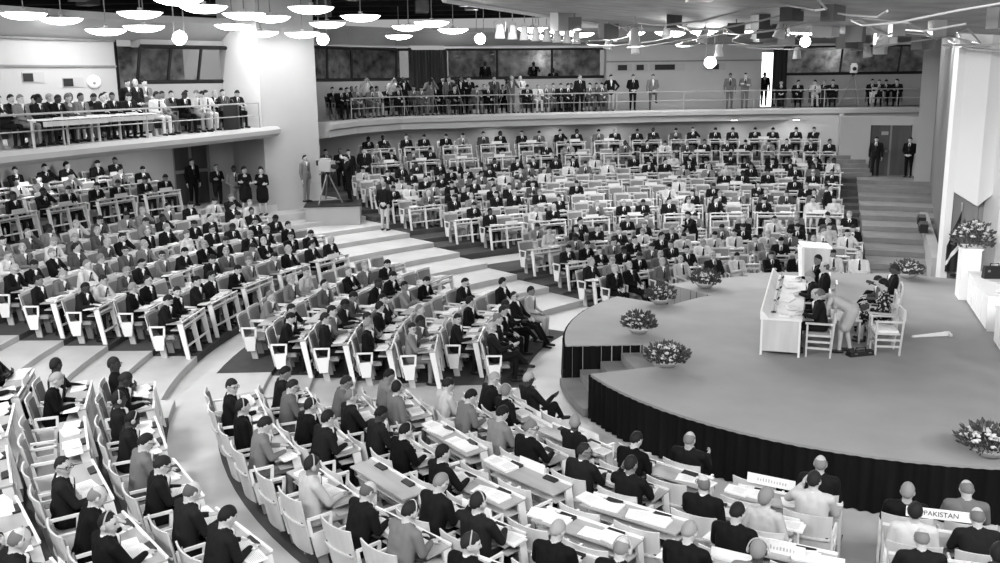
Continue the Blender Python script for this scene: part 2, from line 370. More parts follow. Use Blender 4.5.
# far upper wall
def seg(mb, pts, z0, z1, th=.3):
    for i in range(len(pts)-1):
        a, c = pts[i], pts[i+1]; d = (Vector(c)-Vector(a)).normalized(); n = (-d.y*th, d.x*th)
        mb.prism([a, c, (c[0]+n[0],c[1]+n[1]), (a[0]+n[0],a[1]+n[1])], z0, z1)
s1 = [(-8.2,40.6),(-6.6,44.0),(-4.8,46.2),(-4.15,46.4)]; s2 = [(-2.47,46.9),(0,47.6),(5.4,48.8)]; s3 = [(14.6,49.9),(23.5,49.8)]
W = MB()
for s in (s1, s2, s3): seg(W, s, 4.2, 6.22); seg(W, s, 7.62, 8.6)
seg(W, [(5.4,48.2),(13.4,49.3)], 4.2, 8.6, .4); seg(W, [(5.4,48.9),(5.4,48.2)], 4.2, 8.6, .3); seg(W, [(13.4,49.3),(14.7,49.9)], 7.35, 8.6)
struct('wall_far', W, M['wall'])
W = MB(); W.prism([(5.4,48.14),(13.4,49.24),(13.4,49.34),(5.4,48.24)], 6.93, 7.0); W.prism([(5.4,48.1),(13.4,49.2),(13.4,49.34),(5.4,48.24)], 7.76, 7.84); struct('trim_4', W, M['wall_grey'])
W = MB()
for s in (s1, s2, s3):
    d = (-.15, -.5)
    for i in range(len(s)-1):
        a, c = s[i], s[i+1]
        W.prism([a, c, (c[0]-.05,c[1]-.35), (a[0]-.05,a[1]-.35)], 7.62, 7.74)
struct('trim_5', W, M['wall_white'])
W = MB()
for s in (s1+[(-2.47,46.9)], s2, [(5.4,48.2),(13.4,49.3)], [(13.4,49.4)]+s3):
    for i in range(len(s)-1):
        a, c = s[i], s[i+1]; lo = [(a[0],a[1],7.8),(c[0],c[1],7.8),(c[0],c[1]-1.3,8.35),(a[0],a[1]-1.3,8.35)]
        W.hexa(lo, [(p[0],p[1],p[2]+.2) for p in lo])
struct('trim_6', W, M['wall_mid'])
booth('window_2', s1, 6.25, 7.62, (-.3,.95), -.3, 2.2, 'glazed booth window at the pier end of the far balcony')
booth('window_3', s2, 6.25, 7.62, (0,1), -.3, 2.6, 'long glazed booth window over the middle of the far balcony')
booth('window_4', s3, 6.25, 7.62, (0,1), -.3, 3.4, 'dark glazed booth window behind the television camera')
for i, (t0, t1) in enumerate(((.06,.16),(.18,.26),(.28,.50),(.62,.76))):
    a = Vector((5.4,48.2)).lerp(Vector((13.4,49.3)), t0); c = Vector((5.4,48.2)).lerp(Vector((13.4,49.3)), t1)
    root = tag(link('window_%d' % (i+9), None), 'narrow wall opening above the far balcony', None, None, 'structure')
    m = MB(); m.prism([(a.x,a.y-.07),(c.x,c.y-.07),(c.x,c.y+.1),(a.x,a.y+.1)], 6.5, 6.84); link('window_frame', m.mesh('window_frame', M['wall_mid']), root)
    m = MB(); e = a.lerp(c,.12); g = a.lerp(c,.7); m.prism([(e.x,e.y-.09),(g.x,g.y-.09),(g.x,g.y),(e.x,e.y)], 6.54, 6.8); link('opening', m.mesh('opening', M['black']), root)  # shade inside the opening is drawn as a black plate
W = MB(); W.box(13.2,14.6,51.2,51.3,4.6,7.6); struct('wall_passage_glow', W, M['lit'])  # this wall glows itself, standing in for light in the passage
def curtain(name, p0, p1, z0, z1, label):
    m = MB(); n = 60; a = Vector(p0); c = Vector(p1); L = (c-a).length; d = (c-a)/L; nn = Vector((d.y,-d.x)); f = []; bk = []
    for i in range(n+1):
        q = a+d*(L*i/n)+nn*(.05*math.sin(i*1.3)+.02*math.sin(i*.7)); f.append(q); bk.append(q-nn*.03)
    vs = [(q.x,q.y,z) for q in f for z in (z0,z1)]+[(q.x,q.y,z) for q in bk for z in (z0,z1)]
    o = 2*(n+1); fs = []
    for i in range(n): fs += [(2*i,2*i+2,2*i+3,2*i+1),(o+2*i,o+2*i+1,o+2*i+3,o+2*i+2),(2*i+1,2*i+3,o+2*i+3,o+2*i+1)]
    m.add(vs, fs); return tag(link(name, m.mesh(name, M['curtain'])), label, 'curtain')
curtain('curtain', (-4.2,46.25), (-2.4,46.8), 4.63, 7.6, 'dark folded curtain between the two booth windows of the far balcony')
curtain('curtain', (14.0,49.4), (14.75,49.5), 4.63, 7.5, 'dark folded curtain beside the bright open doorway')
# ceiling and the grey reflector over the stage
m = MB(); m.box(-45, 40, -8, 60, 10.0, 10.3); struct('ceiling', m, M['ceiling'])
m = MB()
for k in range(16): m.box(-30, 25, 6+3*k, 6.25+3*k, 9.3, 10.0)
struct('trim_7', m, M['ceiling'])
m = MB(); lo = [(-8.5,10,8.45),(14,10,7.2),(14.6,26.4,7.02),(17.3,41.5,7.95),(5.2,41.6,8.3),(-1.4,26.6,8.32)]
m.add(lo+[(x,y,z+.25) for x,y,z in lo], [(0,1,2,5),(2,3,4,5),(6,11,8,7),(8,11,10,9)]+[(i,6+i,6+(i+1)%6,(i+1)%6) for i in range(6)])
struct('ceiling_reflector', m, M['canopy'])
m = MB()
for a, c in ((lo[2],lo[3]),): m.tube([Vector(a)+Vector((-.05,0,-.02)), Vector(c)+Vector((-.05,0,-.02))], .09, 6)
m.tube([Vector(lo[5]),Vector(lo[4])], .10, 6)
struct('trim_8', m, M['wall_white'])

# ------------------------------------------------------------------ people: one continuous skin over posed bones, hair as a child
SUIT, SKIN, SHIRT, TROUSER, SHOE, LIP, EYE, TIE = range(8)
BODY_MATS = [M['suit'], M['skin'], M['shirt'], M['trouser'], M['shoe'], M['lip'], M['eye'], M['tie']]
V = Vector
class Body:
    def __init__(s): s.p = []; s.head = None
    def cap(s, a, b, r0, r1, reg, bias=0.0): s.p.append(('c', V(a), V(b), r0, r1, reg, bias)); return s
    def ell(s, c, r, reg, R=None, bias=0.0): s.p.append(('e', V(c), V(r), R if R is not None else Matrix.Identity(3), None, reg, bias)); return s
    def union(s):
        m = MB()
        for q in s.p:
            if q[0] == 'c': m.capsule(q[1], q[2], q[3], q[4], 12)
            else: m.ball(q[1], q[2], 14, 9, 0, q[3])
        return m
    def build(s, name, voxel=.0115, ratio=1.0, smooth=6):
        me = s.union().mesh(name+'_raw', [])
        o = bpy.data.objects.new(name, me); COL.objects.link(o)
        r = o.modifiers.new('r', 'REMESH'); r.mode = 'VOXEL'; r.voxel_size = voxel; r.use_smooth_shade = True
        sm = o.modifiers.new('s', 'SMOOTH'); sm.iterations = smooth; sm.factor = .45
        if ratio < 1:
            d = o.modifiers.new('d', 'DECIMATE'); d.ratio = ratio
        dg = bpy.context.evaluated_depsgraph_get(); out = bpy.data.meshes.new_from_object(o.evaluated_get(dg))
        out.name = name; bpy.data.objects.remove(o); bpy.data.meshes.remove(me)
        n = len(out.polygons); c = np.empty(n*3); out.polygons.foreach_get('center', c); c = c.reshape(n, 3)
        best = np.full(n, 1e9); reg = np.zeros(n, dtype=np.int32)
        for q in s.p:
            if q[0] == 'c':
                a = np.array(q[1]); d = np.array(q[2])-a; L = max(1e-9, d@d); t = np.clip((c-a)@d/L, 0, 1)
                dist = np.linalg.norm(c-a-t[:,None]*d, axis=1)-(q[3]+(q[4]-q[3])*t)
            else:
                l = (c-np.array(q[1]))@np.array(q[3]); k = np.linalg.norm(l/np.array(q[2]), axis=1); dist = (k-1)*min(q[2])
            dist = dist-q[6]; w = dist < best; best[w] = dist[w]; reg[w] = q[5]
        out.materials.clear()
        for m in BODY_MATS: out.materials.append(m)
        out.polygons.foreach_set('material_index', reg); out.polygons.foreach_set('use_smooth', [True]*n); out.update()
        return out
def rot(yaw, pitch, roll=0.0):      # head frame: +x forward, +z up; pitch > 0 looks down
    return (Matrix.Rotation(math.radians(yaw), 3, 'Z') @ Matrix.Rotation(math.radians(pitch), 3, 'Y') @ Matrix.Rotation(math.radians(roll), 3, 'X'))
def head(b, neck, c, yaw, pitch, roll=0, k=1.0):
    R = rot(yaw, pitch, roll); c = V(c); P = lambda x,y,z: c+R @ V((x*k,y*k,z*k))
    b.cap(neck, P(-.02,0,-.07), .056, .052, SKIN)
    b.ell(c, (.097*k,.078*k,.112*k), SKIN, R)
    b.ell(P(.022,0,-.055), (.070*k,.060*k,.078*k), SKIN, R)
    b.ell(P(.058,0,-.112), (.024,.026,.020), SKIN, R)
    b.cap(P(.088,0,.012), P(.108,0,-.030), .010, .0155, SKIN)
    for s in (-1,1):
        b.ell(P(-.005,.080*s,-.012), (.018,.012,.032), SKIN, R)
        b.ell(P(.084,.032*s,.008), (.009,.010,.0055), EYE, R, .002)
        b.cap(P(.087,.018*s,.029), P(.076,.048*s,.029), .009, .007, LIP, -.002)
        b.ell(P(.055,.040*s,-.035), (.028,.024,.026), SKIN, R)
    b.ell(P(.082,0,-.075), (.013,.026,.008), LIP, R, .003)
    b.head = (c, R, k)
def hand(b, w, d, n, curl=.5, side=1):
    w = V(w); d = V(d).normalized(); n = V(n); n = (n-d*n.dot(d)).normalized(); s = n.cross(d)*side
    Rm = Matrix((d, s, n)).transposed()
    b.cap(w-d*.02, w+d*.012, .029, .028, SKIN); b.ell(w+d*.05, (.052,.042,.019), SKIN, Rm)
    for i,(o,L) in enumerate(((-.031,.062),(-.011,.078),(.010,.084),(.031,.076))):
        k = w+d*(.088-.006*abs(i-2))+s*o; a = curl*(.45+.06*i)
        m = k+(d*math.cos(a)+n*math.sin(a))*L*.55; e = m+(d*math.cos(2*a+.15)+n*math.sin(2*a+.15))*L*.5
        b.cap(k, m, .0095, .0088, SKIN); b.cap(m, e, .0088, .0075, SKIN)
    t = w+d*.028+s*.036; t2 = t+(d*.62+s*.6+n*.35)*.045; b.cap(t, t2, .0125, .0105, SKIN); b.cap(t2, t2+(d*.85+s*.1+n*.4)*.034, .0105, .008, SKIN)
def arm(b, sh, el, wr, sleeve=SUIT, hd=None, n=(0,0,-1), curl=.5, side=1, bare=False):
    sh, el, wr = V(sh), V(el), V(wr)
    b.cap(sh, el, .068 if not bare else .055, .053 if not bare else .043, sleeve); low = SKIN if bare else sleeve
    b.cap(el, wr, .051 if not bare else .038, .037 if not bare else .027, low)
    if not bare: b.cap(wr-(wr-el).normalized()*.005, wr+(wr-el).normalized()*.014, .031, .030, SHIRT)
    hand(b, wr+(wr-el).normalized()*.02, hd if hd is not None else (wr-el), n, curl, side)
def torso(b, P, D, woman=False, coat=SUIT, tie=True, width=.195, belly=0.0):
    """P pelvis, D unit spine direction; returns neck base and shoulder centres"""
    P = V(P); D = V(D).normalized(); S = V((0,1,0)); F = S.cross(D)
    Rm = Matrix((F, S, D)).transposed()
    b.ell(P, (.135,.175,.125), TROUSER if not woman else coat, Rm)
    b.ell(P+D*.14+F*.01, (.132+belly,.178 if not woman else .16,.18), coat, Rm)
    b.ell(P+D*.31+F*.005, (.128,.192 if not woman else .16,.205), coat, Rm)
    shl = P+D*.445-F*.01
    for s in (-1,1): b.cap(P+S*(.085 if not woman else .07)*s+D*.02, P+D*.40+S*(.105 if not woman else .08)*s-F*.012, .105 if not woman else .098, .098 if not woman else .085, coat)
    b.cap(P+D*.05, P+D*.42-F*.01, .115, .10, coat)
    b.cap(shl-S*(width-.03), shl+S*(width-.03), .072 if not woman else .062, .072 if not woman else .062, coat)
    b.cap(shl-S*.06+D*.03, shl+S*.06+D*.03, .062, .062, coat)
    nb = P+D*.50
    if woman:
        b.cap(nb-D*.02, nb+D*.03, .056, .054, SKIN)
        b.ell(P+D*.45+F*.085, (.035,.06,.05), SKIN, Rm, .01)
        for s in (-1,1): b.ell(P+D*.31+F*.10+S*.07*s, (.06,.065,.06), coat, Rm)
    else:
        b.cap(nb-D*.025, nb+D*.010, .062, .058, SHIRT); b.cap(nb-F*.03-D*.03-S*.03, nb-F*.03-D*.03+S*.03, .05, .05, coat)
        b.cap(P+D*.47+F*.088, P+D*.25+F*.121, .046, .012, SHIRT, .012)
        if tie: b.cap(P+D*.475+F*.128, P+D*.22+F*.131, .016, .018, TIE, .02)
        for s in (-1,1): b.cap(P+D*.49+F*.06+S*.05*s, P+D*.22+F*.118+S*.02*s, .026, .02, coat)
    return nb, shl-S*-width, shl-S*width      # left (+y), right (-y)
def shoe(b, a, yaw=0.0, reg=SHOE):
    d = V((math.cos(yaw), math.sin(yaw), 0)); a = V(a)
    b.cap(a-d*.05+V((0,0,-.045)), a+d*.15+V((0,0,-.055)), .042, .036, reg)
def seated(lean=5, armL='desk', armR='desk', yaw=0, pitch=10, legs='flat', woman=False, tie=True, roll=0, belly=.0, bare=False):
    b = Body(); L = math.radians(lean); P = V((-.05,0,.575)); D = V((math.sin(L),0,math.cos(L)))
    nb, sl, sr = torso(b, P, D, woman, belly=belly, tie=tie, width=.197 if not woman else .165)
    hc = nb+V((math.sin(L*.7)*.14+.015+.05*math.sin(math.radians(max(0,pitch)))*.6, .02*math.sin(math.radians(yaw)), .155-.02*max(0,pitch)/30))
    head(b, nb, hc, yaw, pitch, roll, .97 if woman else 1.0)
    for sd, sh, mode in ((1,sl,armL),(-1,sr,armR)):
        y = sd
        if mode == 'desk': el = (.10, .25*y, .80); wr = (.30, .13*y, .81); arm(b, sh, el, wr, SUIT, (1,-.25*y,-.1), (0,0,-1), .35, -y, bare)
        elif mode == 'write': el = (.12, .26*y, .81); wr = (.31, .10*y, .82); arm(b, sh, el, wr, SUIT, (1,-.5*y,-.25), (0,-.4*y,-1), 1.2, -y, bare)
        elif mode == 'lap': el = (-.02, .25*y, .76); wr = (.20, .10*y, .70); arm(b, sh, el, wr, SUIT, (1,-.5*y,-.3), (0,-.2*y,-1), .5, -y, bare)
        elif mode == 'chin':
            el = (.26, .13*y, .82); wr = hc+V((.075, .055*y, -.19)); arm(b, sh, el, wr, SUIT, (-.05,-.1*y,1), (-1,-.3*y,0), 1.2, -y, bare)
        elif mode == 'cross':
            el = (.05, .24*y, .80); wr = (.155, -.08*y, .83+.02*y); arm(b, sh, el, wr, SUIT, (.1,-1*y,.1), (-1,0,0), .6, y, bare)
        elif mode == 'ear':
            el = (.10, .30*y, .90); wr = hc+V((.02, .14*y, -.10)); arm(b, sh, el, wr, SUIT, (-.1,-.25*y,1), (0,-1*y,0), .5, y, bare)
        elif mode == 'hold': el = (.08, .22*y, .78); wr = (.30, .11*y, .86); arm(b, sh, el, wr, SUIT, (1,-.1*y,.25), (0,-1*y,.2), .8, -y, bare)
        elif mode == 'back': el = (-.16, .36*y, .86); wr = (-.12, .55*y, .92); arm(b, sh, el, wr, SUIT, (.2,1*y,-.5), (0,0,-1), .6, y, bare)
    for y in (1,-1):
        hip = P+V((.0,.09*y,-.02))
        if legs == 'flat': kn = V((.37,.11*y,.55)); an = V((.36,.12*y,.10))
        elif legs == 'out': kn = V((.40,.10*y,.52)); an = V((.66,.09*y,.11))
        elif legs == 'cross':
            if y == 1: kn = V((.39,.05,.52)); an = V((.35,.08,.10))
            else: kn = V((.40,.0,.66)); an = V((.60,.10,.40))
        if woman and legs != 'out':
            b.cap(hip, kn, .088, .068, SUIT); b.cap(kn, V((kn.x,kn.y,.40)), .066, .055, SUIT) if legs == 'flat' else None
            b.cap(kn, an, .050, .034, SKIN); shoe(b, an, .1*y)
        else:
            b.cap(hip, kn, .090, .064, TROUSER); b.cap(kn, an, .062, .044, TROUSER)
            shoe(b, an, .15*y)
    return b
def standing(armL='side', armR='side', yaw=0, pitch=5, lean=0, woman=False, tie=True, stance=0.0, lift=False, z=0.0, bare=False, belly=.0):
    b = Body(); L = math.radians(lean); P = V((0,0,.94)); D = V((math.sin(L),0,math.cos(L)))
    nb, sl, sr = torso(b, P, D, woman, belly=belly, tie=tie, width=.20 if not woman else .165)
    if not woman:
        b.cap(P+V((.0,.06,-.02)), P+V((.0,.07,-.10)), .115, .105, SUIT); b.cap(P+V((.0,-.06,-.02)), P+V((.0,-.07,-.10)), .115, .105, SUIT)
    hc = nb+V((math.sin(L*.7)*.14+.02, 0, .155)); head(b, nb, hc, yaw, pitch)
    for y, sh, mode in ((1,sl,armL),(-1,sr,armR)):
        O = V((sh.x, 0, 0))
        if mode == 'side': arm(b, sh, sh+V((-.02,.06*y,-.28)), sh+V((.04,.06*y,-.54)), SUIT, (.1,0,-1), (0,-1*y,0), .5, -y, bare)
        elif mode == 'front': arm(b, sh, sh+V((-.02,.07*y,-.27)), sh+V((.20,-.09*y,-.42)), SUIT, (.3,-1*y,-.3), (-1,0,0), .5, y, bare)
        elif mode == 'cross': arm(b, sh, sh+V((.03,.06*y,-.27)), sh+V((.17,-.26*y,-.24+.03*y)), SUIT, (.1,-1*y,.1), (-1,0,0), .5, y, bare)
        elif mode == 'hips': arm(b, sh, sh+V((-.06,.20*y,-.22)), sh+V((.06,.01*y,-.42)), SUIT, (.4,-.5*y,-.6), (0,-1*y,0), .6, y, bare)
        elif mode == 'camera': arm(b, sh, sh+V((.14,.12*y,-.20)), hc+V((.15,.09*y,-.06)), SUIT, (.4,-.3*y,.9), (-.2,-1*y,0), 1.0, y, bare)
        elif mode == 'point': arm(b, sh, sh+V((.20,.10*y,-.16)), sh+V((.44,.05*y,-.10)), SUIT, (1,0,.0), (0,0,-1), .4, -y, bare)
    if woman: b.cap(P+V((0,0,-.02)), V((0,0,.66)), .165, .195, SUIT); b.cap(V((0,.05,.66)), V((0,.05,.56)), .15, .13, SUIT); b.cap(V((0,-.05,.66)), V((0,-.05,.56)), .15, .13, SUIT)
    for y in (1,-1):
        hip = P+V((0,.095*y,-.04)); kn = V((.02+stance*y,.10*y,.50)); an = V((-.02+stance*1.6*y,.105*y,.09))
        if lift and y == 1: kn = V((.36,.12,.80)); an = V((.34,.12,.42))
        if woman:
            b.cap(hip, V((kn.x*.5,.09*y,.60)), .12, .135, SUIT); b.cap(V((kn.x,.08*y,.62)), V((kn.x,.09*y,.52)), .10, .09, SUIT)
            b.cap(kn, an, .056, .036, SKIN); shoe(b, an)
        else:
            b.cap(hip, kn, .095, .066, TROUSER); b.cap(kn, an, .064, .046, TROUSER); shoe(b, an, .12*y)
    return b
def hair_mesh(bd, style):
    c, R, k = bd.head; vs = []; n, m = 18, 12; mb = MB()
    def edge(f,u,s):
        j = .035*math.sin(9*s+4*f)+.02*math.sin(17*f-11*s)
        if style == 'short': return u-(.00+.50*f if f > 0 else .00+.78*f)+j
        if style == 'fringe': return min(u+.18-.62*f+.1 if f < .3 else -1, .55-.1*f-u, .5-f)+j
        if style == 'receding': return u-(.90*f+.12 if f > 0 else .12+.85*f)+j
        return u-(.62*f-.05 if f > 0 else -.05+1.0*f)+j            # 'full', a woman's hair
    fat = {'short': 1.075, 'fringe': 1.035, 'receding': 1.06, 'full': 1.22}[style]
    def pt(i,j):
        t = PI*i/m; p = 2*PI*j/n; f, s, u = math.sin(t)*math.cos(p), math.sin(t)*math.sin(p), math.cos(t)
        e = max(0, min(1, (edge(f,u,s)+.08)/.2)); e = e*e*(3-2*e); q = .86+(fat-.86)*e
        q *= 1+.012*math.sin(7*p+3*t)*e
        return c+R @ V(((.097*f-.004*e)*q*k, .080*s*q*k, .114*u*q*k))
    vs.append(pt(0,0))
    for i in range(1,m):
        for j in range(n): vs.append(pt(i,j))
    vs.append(pt(m,0)); fs = [(0,1+j,1+(j+1)%n) for j in range(n)]
    for i in range(m-2):
        for j in range(n): fs.append((1+i*n+j,1+(i+1)*n+j,1+(i+1)*n+(j+1)%n,1+i*n+(j+1)%n))
    q = len(vs)-1; fs += [(q,1+(m-2)*n+(j+1)%n,1+(m-2)*n+j) for j in range(n)]
    mb.add(vs, fs); return mb.mesh('hair', [M['hair']], True)
def specs_mesh(bd):
    c, R, k = bd.head; mb = MB(); P = lambda x,y,z: c+R @ V((x,y,z))
    for s in (-1,1):
        ring = [P(.104,.032*s+.022*math.cos(t),.006+.018*math.sin(t)) for t in [2*PI*i/10 for i in range(11)]]; mb.tube(ring, .0035, 5)
        mb.tube([P(.102,.052*s,.01), P(.06,.082*s,.012), P(-.01,.088*s,.006)], .0035, 5)
    mb.tube([P(.106,-.012,.008), P(.106,.012,.008)], .0035, 5); return mb.mesh('spectacles', [M['console']])
def phones_mesh(bd):
    c, R, k = bd.head; mb = MB(); P = lambda x,y,z: c+R @ V((x,y,z))
    mb.tube([P(-.005,.104*math.cos(t),-.01+.135*math.sin(t)) for t in [PI*i/12 for i in range(13)]], .008, 6)
    for s in (-1,1): mb.ball(P(-.003,.100*s,-.012), (.03,.018,.036), 10, 6, 0, R)
    return mb.mesh('headphones', [M['rail']])
POSE = {
 'write': (seated(16,'write','desk',-4,26), 'writing at the desk'),
 'read': (seated(11,'desk','desk',4,30), 'reading papers on the desk'),
 'upright': (seated(2,'lap','lap',0,4), 'sitting upright, hands in lap'),
 'back': (seated(-7,'cross','cross',-18,3), 'leaning back, arms folded'),
 'chin': (seated(15,'chin','desk',6,10), 'chin propped on one hand'),
 'turned': (seated(3,'desk','lap',42,4), 'turning to a neighbour'),
 'away': (seated(4,'lap','desk',-48,8,belly=.02), 'looking aside, one arm on the desk'),
 'ear': (seated(4,'ear','desk',-8,8), 'one hand held at the ear'),
 'cross': (seated(-8,'lap','hold',0,16,'cross'), 'legs crossed, reading'),
 'out': (seated(-14,'lap','lap',-6,2,'out'), 'slouching, legs stretched out'),
 'lady': (seated(5,'lap','desk',8,14,'flat',True), 'seated, one hand on the desk'),
 'lady2': (seated(2,'lap','lap',-22,4,'flat',True), 'seated, hands in lap'),
 'stand': (standing('side','side',8,6), 'standing, arms hanging'),
 'stand_front': (standing('front','front',0,4), 'standing, hands clasped in front'),
 'stand_cross': (standing('cross','cross',-15,4), 'standing, arms folded'),
 'hips': (standing('hips','hips',10,4,tie=False), 'standing, hands on hips'),
 'camera': (standing('camera','camera',0,6,4,tie=False), 'standing, holding a camera to the face'),
 'lean': (standing('point','front',-10,22,22), 'standing bent forward'),
 'lift': (standing('front','side',-20,8,6,lift=True,tie=False), 'standing, one foot raised'),
 'lady_stand': (standing('cross','cross',12,4,woman=True), 'standing, arms folded'),
}
BODIES = {k: b.build('person_'+k, .012 if k not in ('write','read') else .0115) for k,(b,_) in POSE.items()}
LOWS = {}
HAIRS = {}
def hair_of(pose, style):
    if (pose,style) not in HAIRS: HAIRS[(pose,style)] = hair_mesh(POSE[pose][0], style)
    return HAIRS[(pose,style)]
EXTRA = {}
def extra_of(pose, kind):
    if (pose,kind) not in EXTRA: EXTRA[(pose,kind)] = (specs_mesh if kind == 'spectacles' else phones_mesh)(POSE[pose][0])
    return EXTRA[(pose,kind)]
def tones(code, r):
    """suit, skin, shirt, trousers, hair tone and hair style from a two-letter look"""
    h, s = code
    suit = {'k': r.uniform(.005,.014), 'm': r.uniform(.07,.20), 'l': r.uniform(.40,.62)}[s]
    q = r.random(); skin = .40+.08*r.random() if q < .70 else (.20 if q < .86 else .055)
    if h in 'gbl': skin = .42+.07*r.random()
    style = {'d': 'short', 'g': 'short', 'b': 'fringe', 'l': 'full'}[h]
    if h == 'd' and q > .86: suit = suit
    ht = {'d': .012+.012*r.random(), 'g': .15+.22*r.random(), 'b': .08+.12*r.random(), 'l': r.choice((.13,.20,.02))}[h]
    if h in 'dg' and r.random() < .22: style = 'receding'
    tr = suit if r.random() < .8 else suit*.6
    return suit, skin, .72, tr, ht, style
NP = [0]
def person(pose, loc, rz, code, label, group=None, seed=0, bits=(), dark=None, trousers=None, scale=1.0):
    r = random.Random(seed*7919+13); suit, skin, shirt, tr, ht, style = tones(code, r)
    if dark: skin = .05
    if trousers is not None: tr = trousers
    o = link('person', BODIES[pose], None, loc, rz); o.color = (suit, skin, shirt, tr); tag(o, label, 'person', group)
    o.scale = (scale,)*3
    if pose.startswith('lady'): style = 'full'
    h = link('hair', hair_of(pose, style), o); h.color = (ht, ht, ht, 1)
    for k in bits: link(k, extra_of(pose, k), o)
    NP[0] += 1; return o
# crowd: the same figures at low detail, gathered into one mesh
CROWD = dict(v=[], f=[], m=[]); TONE = [.012,.02,.06,.12,.2,.3,.42,.55,.75]; CT = {}
def crowd_person(pose, loc, rz, code, seed):
    r = random.Random(seed*7919+13); suit, skin, shirt, tr, ht, style = tones(code, r)
    if pose not in LOWS:
        me = POSE[pose][0].build('low_'+pose, .022, .32, 2); hm = hair_mesh(POSE[pose][0], 'short')
        d = [np.array([v.co for v in me.vertices]), [tuple(p.vertices) for p in me.polygons], [p.material_index for p in me.polygons]]
        nv = len(d[0]); d[0] = np.vstack([d[0], np.array([v.co for v in hm.vertices])]); d[1] += [tuple(i+nv for i in p.vertices) for p in hm.polygons]; d[2] += [9]*len(hm.polygons)
        LOWS[pose] = d
    v, f, m = LOWS[pose]; c, s = math.cos(rz), math.sin(rz)
    w = np.empty_like(v); w[:,0] = v[:,0]*c-v[:,1]*s+loc[0]; w[:,1] = v[:,0]*s+v[:,1]*c+loc[1]; w[:,2] = v[:,2]+loc[2]
    o = sum(len(x) for x in CROWD['v']); CROWD['v'].append(w)
    near = lambda t: min(range(len(TONE)), key=lambda i: abs(math.log(TONE[i]/t)))
    table = {SUIT: near(suit), SKIN: near(skin), SHIRT: 8, TROUSER: near(tr), SHOE: 0, LIP: near(skin*.5), EYE: 1, TIE: 1, 9: near(ht)}
    CROWD['f'] += [tuple(o+i for i in q) for q in f]; CROWD['m'] += [table[i] for i in m]

# ------------------------------------------------------------------ chairs, desks, papers
def back_panel(x_off, w0, w1, t0, t1, th, top=.012, ny=8, nz=4):
    """bent board leaning back: w0 / w1 half widths at bottom and top, t along the lean"""
    mb = MB(); vs = []; fs = []
    for side in (0,1):
        for i in range(nz+1):
            t = t0+(t1-t0)*i/nz
            for j in range(ny+1):
                u = -1+2*j/ny; y = u*(w0+(w1-w0)*(t-t0)/(t1-t0))
                x = -.165-.135*t-.045*(1-u*u)+x_off-(th if side else 0); z = .22+.72*t+(top*abs(u)**3 if i == nz else 0)
                vs.append((x,y,z))
    N = (nz+1)*(ny+1); q = lambda s,i,j: s*N+i*(ny+1)+j
    for i in range(nz):
        for j in range(ny): fs += [(q(0,i,j),q(0,i,j+1),q(0,i+1,j+1),q(0,i+1,j)),(q(1,i,j),q(1,i+1,j),q(1,i+1,j+1),q(1,i,j+1))]
    for j in range(ny): fs += [(q(0,0,j),q(1,0,j),q(1,0,j+1),q(0,0,j+1)),(q(0,nz,j),q(0,nz,j+1),q(1,nz,j+1),q(1,nz,j))]
    for i in range(nz): fs += [(q(0,i,0),q(0,i+1,0),q(1,i+1,0),q(1,i,0)),(q(0,i,ny),q(1,i,ny),q(1,i+1,ny),q(0,i+1,ny))]
    return mb.add(vs, fs)
def arm_panel(y, mb):
    y0, y1 = (y-.014, y+.014)
    def bar(a, b, w0, w1):       # side board in the x-z plane
        d = (V((b[0],0,b[1]))-V((a[0],0,a[1]))).normalized(); n = V((-d.z,0,d.x))
        A, B = V((a[0],0,a[1])), V((b[0],0,b[1])); pts = [A+n*w0, B+n*w1, B-n*w1, A-n*w0]
        mb.hexa([(p.x,y0,p.z) for p in pts], [(p.x,y1,p.z) for p in pts])
    bar((-.235,.69), (.09,.69), .017, .017); bar((.075,.69), (.055,.47), .018, .022); bar((-.225,.69), (-.19,.47), .018, .022)
    bar((-.07,.50), (-.055,.19), .135, .085); return mb
def seat_mb():
    mb = MB(); mb.box(-.20,.25,-.245,.245,.415,.455)
    mb.hexa([(-.20,-.235,.455),(.24,-.235,.455),(.24,.235,.455),(-.20,.235,.455)], [(-.17,-.21,.478),(.215,-.21,.485),(.215,.21,.485),(-.17,.21,.478)]); return mb
def cleg_mb(y):
    mb = MB(); return mb.hexa([(-.06,y-.02,0),(.06,y-.02,0),(.06,y+.02,0),(-.06,y+.02,0)], [(-.14,y-.018,.42),(.0,y-.018,.42),(.0,y+.018,.42),(-.14,y+.018,.42)])
CH = dict(seat=(seat_mb(), 'pad'), backrest=(back_panel(0,.255,.292,0,1,.022), 'wood'), back_pad=(back_panel(.022,.225,.245,.36,.93,.02,0,6,2), 'pad'))
rl = MB()
for j in range(6):
    y0 = -.27+.09*j; y1 = y0+.09; f = lambda y: -.165-.135*.56-.045*(1-(y/.28)**2)-.022
    rl.hexa([(f(y0)-.025,y0,.615),(f(y0),y0,.615),(f(y1),y1,.615),(f(y1)-.025,y1,.615)], [(f(y0)-.025,y0,.64),(f(y0),y0,.64),(f(y1),y1,.64),(f(y1)-.025,y1,.64)])
HG = []
for s in (-1,1): hg = MB(); hg.box(-.285,-.255,s*.22-.025,s*.22+.025,.60,.655); HG.append(hg.mesh('hinge', M['black']))
CHM = {k: mb.mesh(k, M[m]) for k,(mb,m) in CH.items()}
CHM['back_rail'] = rl.mesh('back_rail', M['wood'])
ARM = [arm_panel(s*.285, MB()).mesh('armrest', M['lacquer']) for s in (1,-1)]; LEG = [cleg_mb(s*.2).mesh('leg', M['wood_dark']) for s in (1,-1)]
FULL = MB(); FM = [M['pad'], M['wood'], M['lacquer'], M['wood_dark']]
